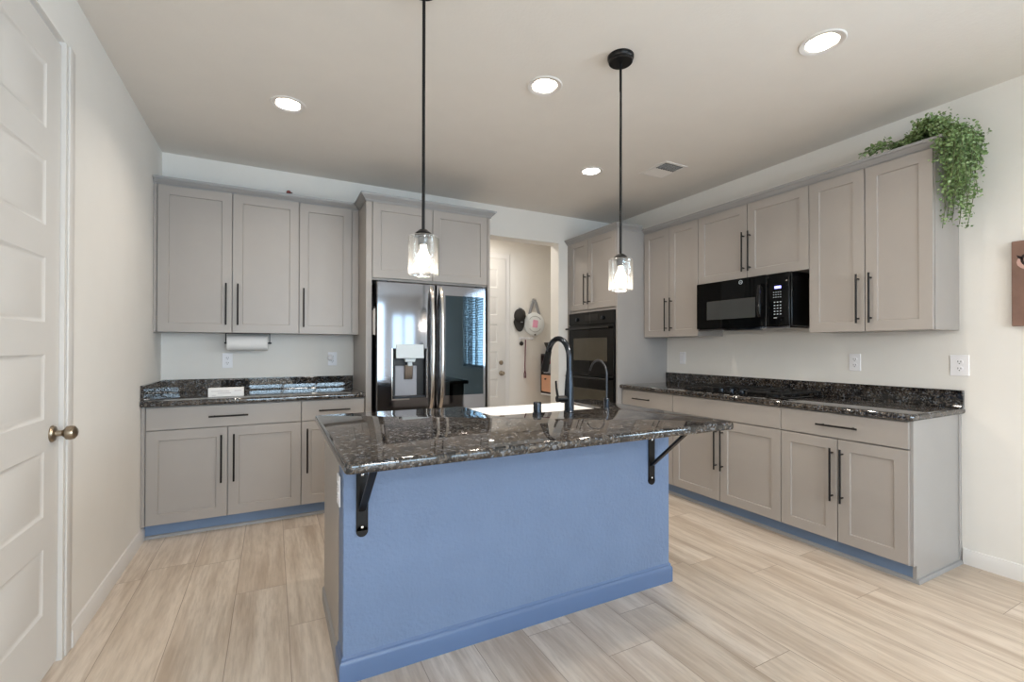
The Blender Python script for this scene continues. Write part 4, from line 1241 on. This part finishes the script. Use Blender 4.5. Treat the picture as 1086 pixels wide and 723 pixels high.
t = thing('hook_rail', 'small white key hook rail on the passage wall under the cap', 'hook rail', (3.10, YH, 1.395))
B().box(-0.115, 0.115, -0.010, 0, -0.012, 0.018, 0.003).done('rail', 'plastic', t)
for hx in (-0.09, -0.03, 0.03, 0.09):
    B().tube([(hx, -0.008, 0.003), (hx, -0.026, -0.004), (hx, -0.034, -0.014), (hx, -0.040, -0.002)], 0.005, 8).done('hook', 'plastic', t)
t = thing('key_fob', 'black key fob hanging from the left end of the key rail', 'key fob', (3.010, YH - 0.030, 1.385))
B().lathe([(0, -0.010), (0.024, -0.010), (0.030, -0.004), (0.030, 0.004), (0.024, 0.010), (0, 0.010)], (0, 0, -0.060), 'Y', 22).done('fob', 'cap', t)
B().tube([(0, 0, -0.034), (0.006, 0, -0.018), (0, -0.002, -0.006), (-0.006, 0, -0.018), (0, 0, -0.034)], 0.0022, 6).done('key_ring', 'chrome', t)
t = thing('leash', 'long maroon leash hanging straight down from the key rail', 'leash', (3.070, YH - 0.030, 1.385))
b = B(); b.tube([(0.0, -0.004, -0.006), (0.004, 0.004, -0.06), (0.002, 0.006, -0.20), (-0.002, 0.006, -0.36), (0.0, 0.006, -0.42)], 0.012, 8, flat=(0.35, 1.0)); b.done('webbing', 'maroon', t)
b = B(); b.tube([(0, 0.006, -0.42), (-0.012, 0.006, -0.47), (-0.010, 0.006, -0.53), (0.010, 0.006, -0.53), (0.010, 0.006, -0.47), (0, 0.006, -0.42)], 0.010, 8, flat=(0.4, 1.0)); b.done('hand_loop', 'maroon', t)

# cubby shelf on the passage's right wall, faces -x
CX = 3.305
t = thing('wall_cubby', 'black two-tier wall cubby with peach door in the passage', 'shelf', (CX, 5.50, 0.645), RZ)
CW, CH, CD = 0.42, 0.54, XR - CX
b = B()
b.box(0, 0.022, 0, CD, 0, CH).box(CW - 0.022, CW, 0, CD, 0, CH).box(0.022, CW - 0.022, 0, CD, 0, 0.022).box(0.022, CW - 0.022, 0, CD, CH - 0.022, CH).box(0.022, CW - 0.022, 0.0, CD, 0.255, 0.275).box(0.022, CW - 0.022, CD - 0.01, CD, 0.022, CH - 0.022)
b.done('frame', 'darkwood', t)
d = B().box(0.026, CW - 0.026, -0.004, 0.014, 0.026, 0.251, 0.002).done('door', 'peach', t); d['label'] = 'peach-coloured door'
B().lathe([(0.006, 0), (0.006, -0.010), (0.013, -0.016), (0.011, -0.024), (0, -0.026)], (0.15, -0.004, 0.20), 'Y', 14).done('knob', 'darkwood', d)
B().box(0, CW, 0.0, CD, -0.020, 0, 0.001).done('ledge', 'plastic', t)['label'] = 'white ledge underneath'
t = thing('carton', 'magenta and white carton standing in the black wall cubby', 'box', (CX + 0.03, 5.474, 0.9205), RZ)
B().box(0, 0.085, 0, 0.06, 0, 0.125, 0.001).done('lower_carton', 'cardwhite', t)['label'] = 'white lower part'
B().box(0, 0.085, 0, 0.06, 0.125, 0.195, 0.001).done('upper_carton', 'magenta', t)['label'] = 'magenta upper part'
t = thing('dark_vase', 'dark flared vase standing on top of the black wall cubby', 'vase', (CX + 0.085, 5.415, 1.1855))
B().lathe([(0, 0), (0.050, 0), (0.040, 0.03), (0.045, 0.08), (0.075, 0.15), (0.072, 0.155), (0.040, 0.085), (0, 0.07)], (0, 0, 0), 'Z', 24).done('vase_body', 'soil', t)
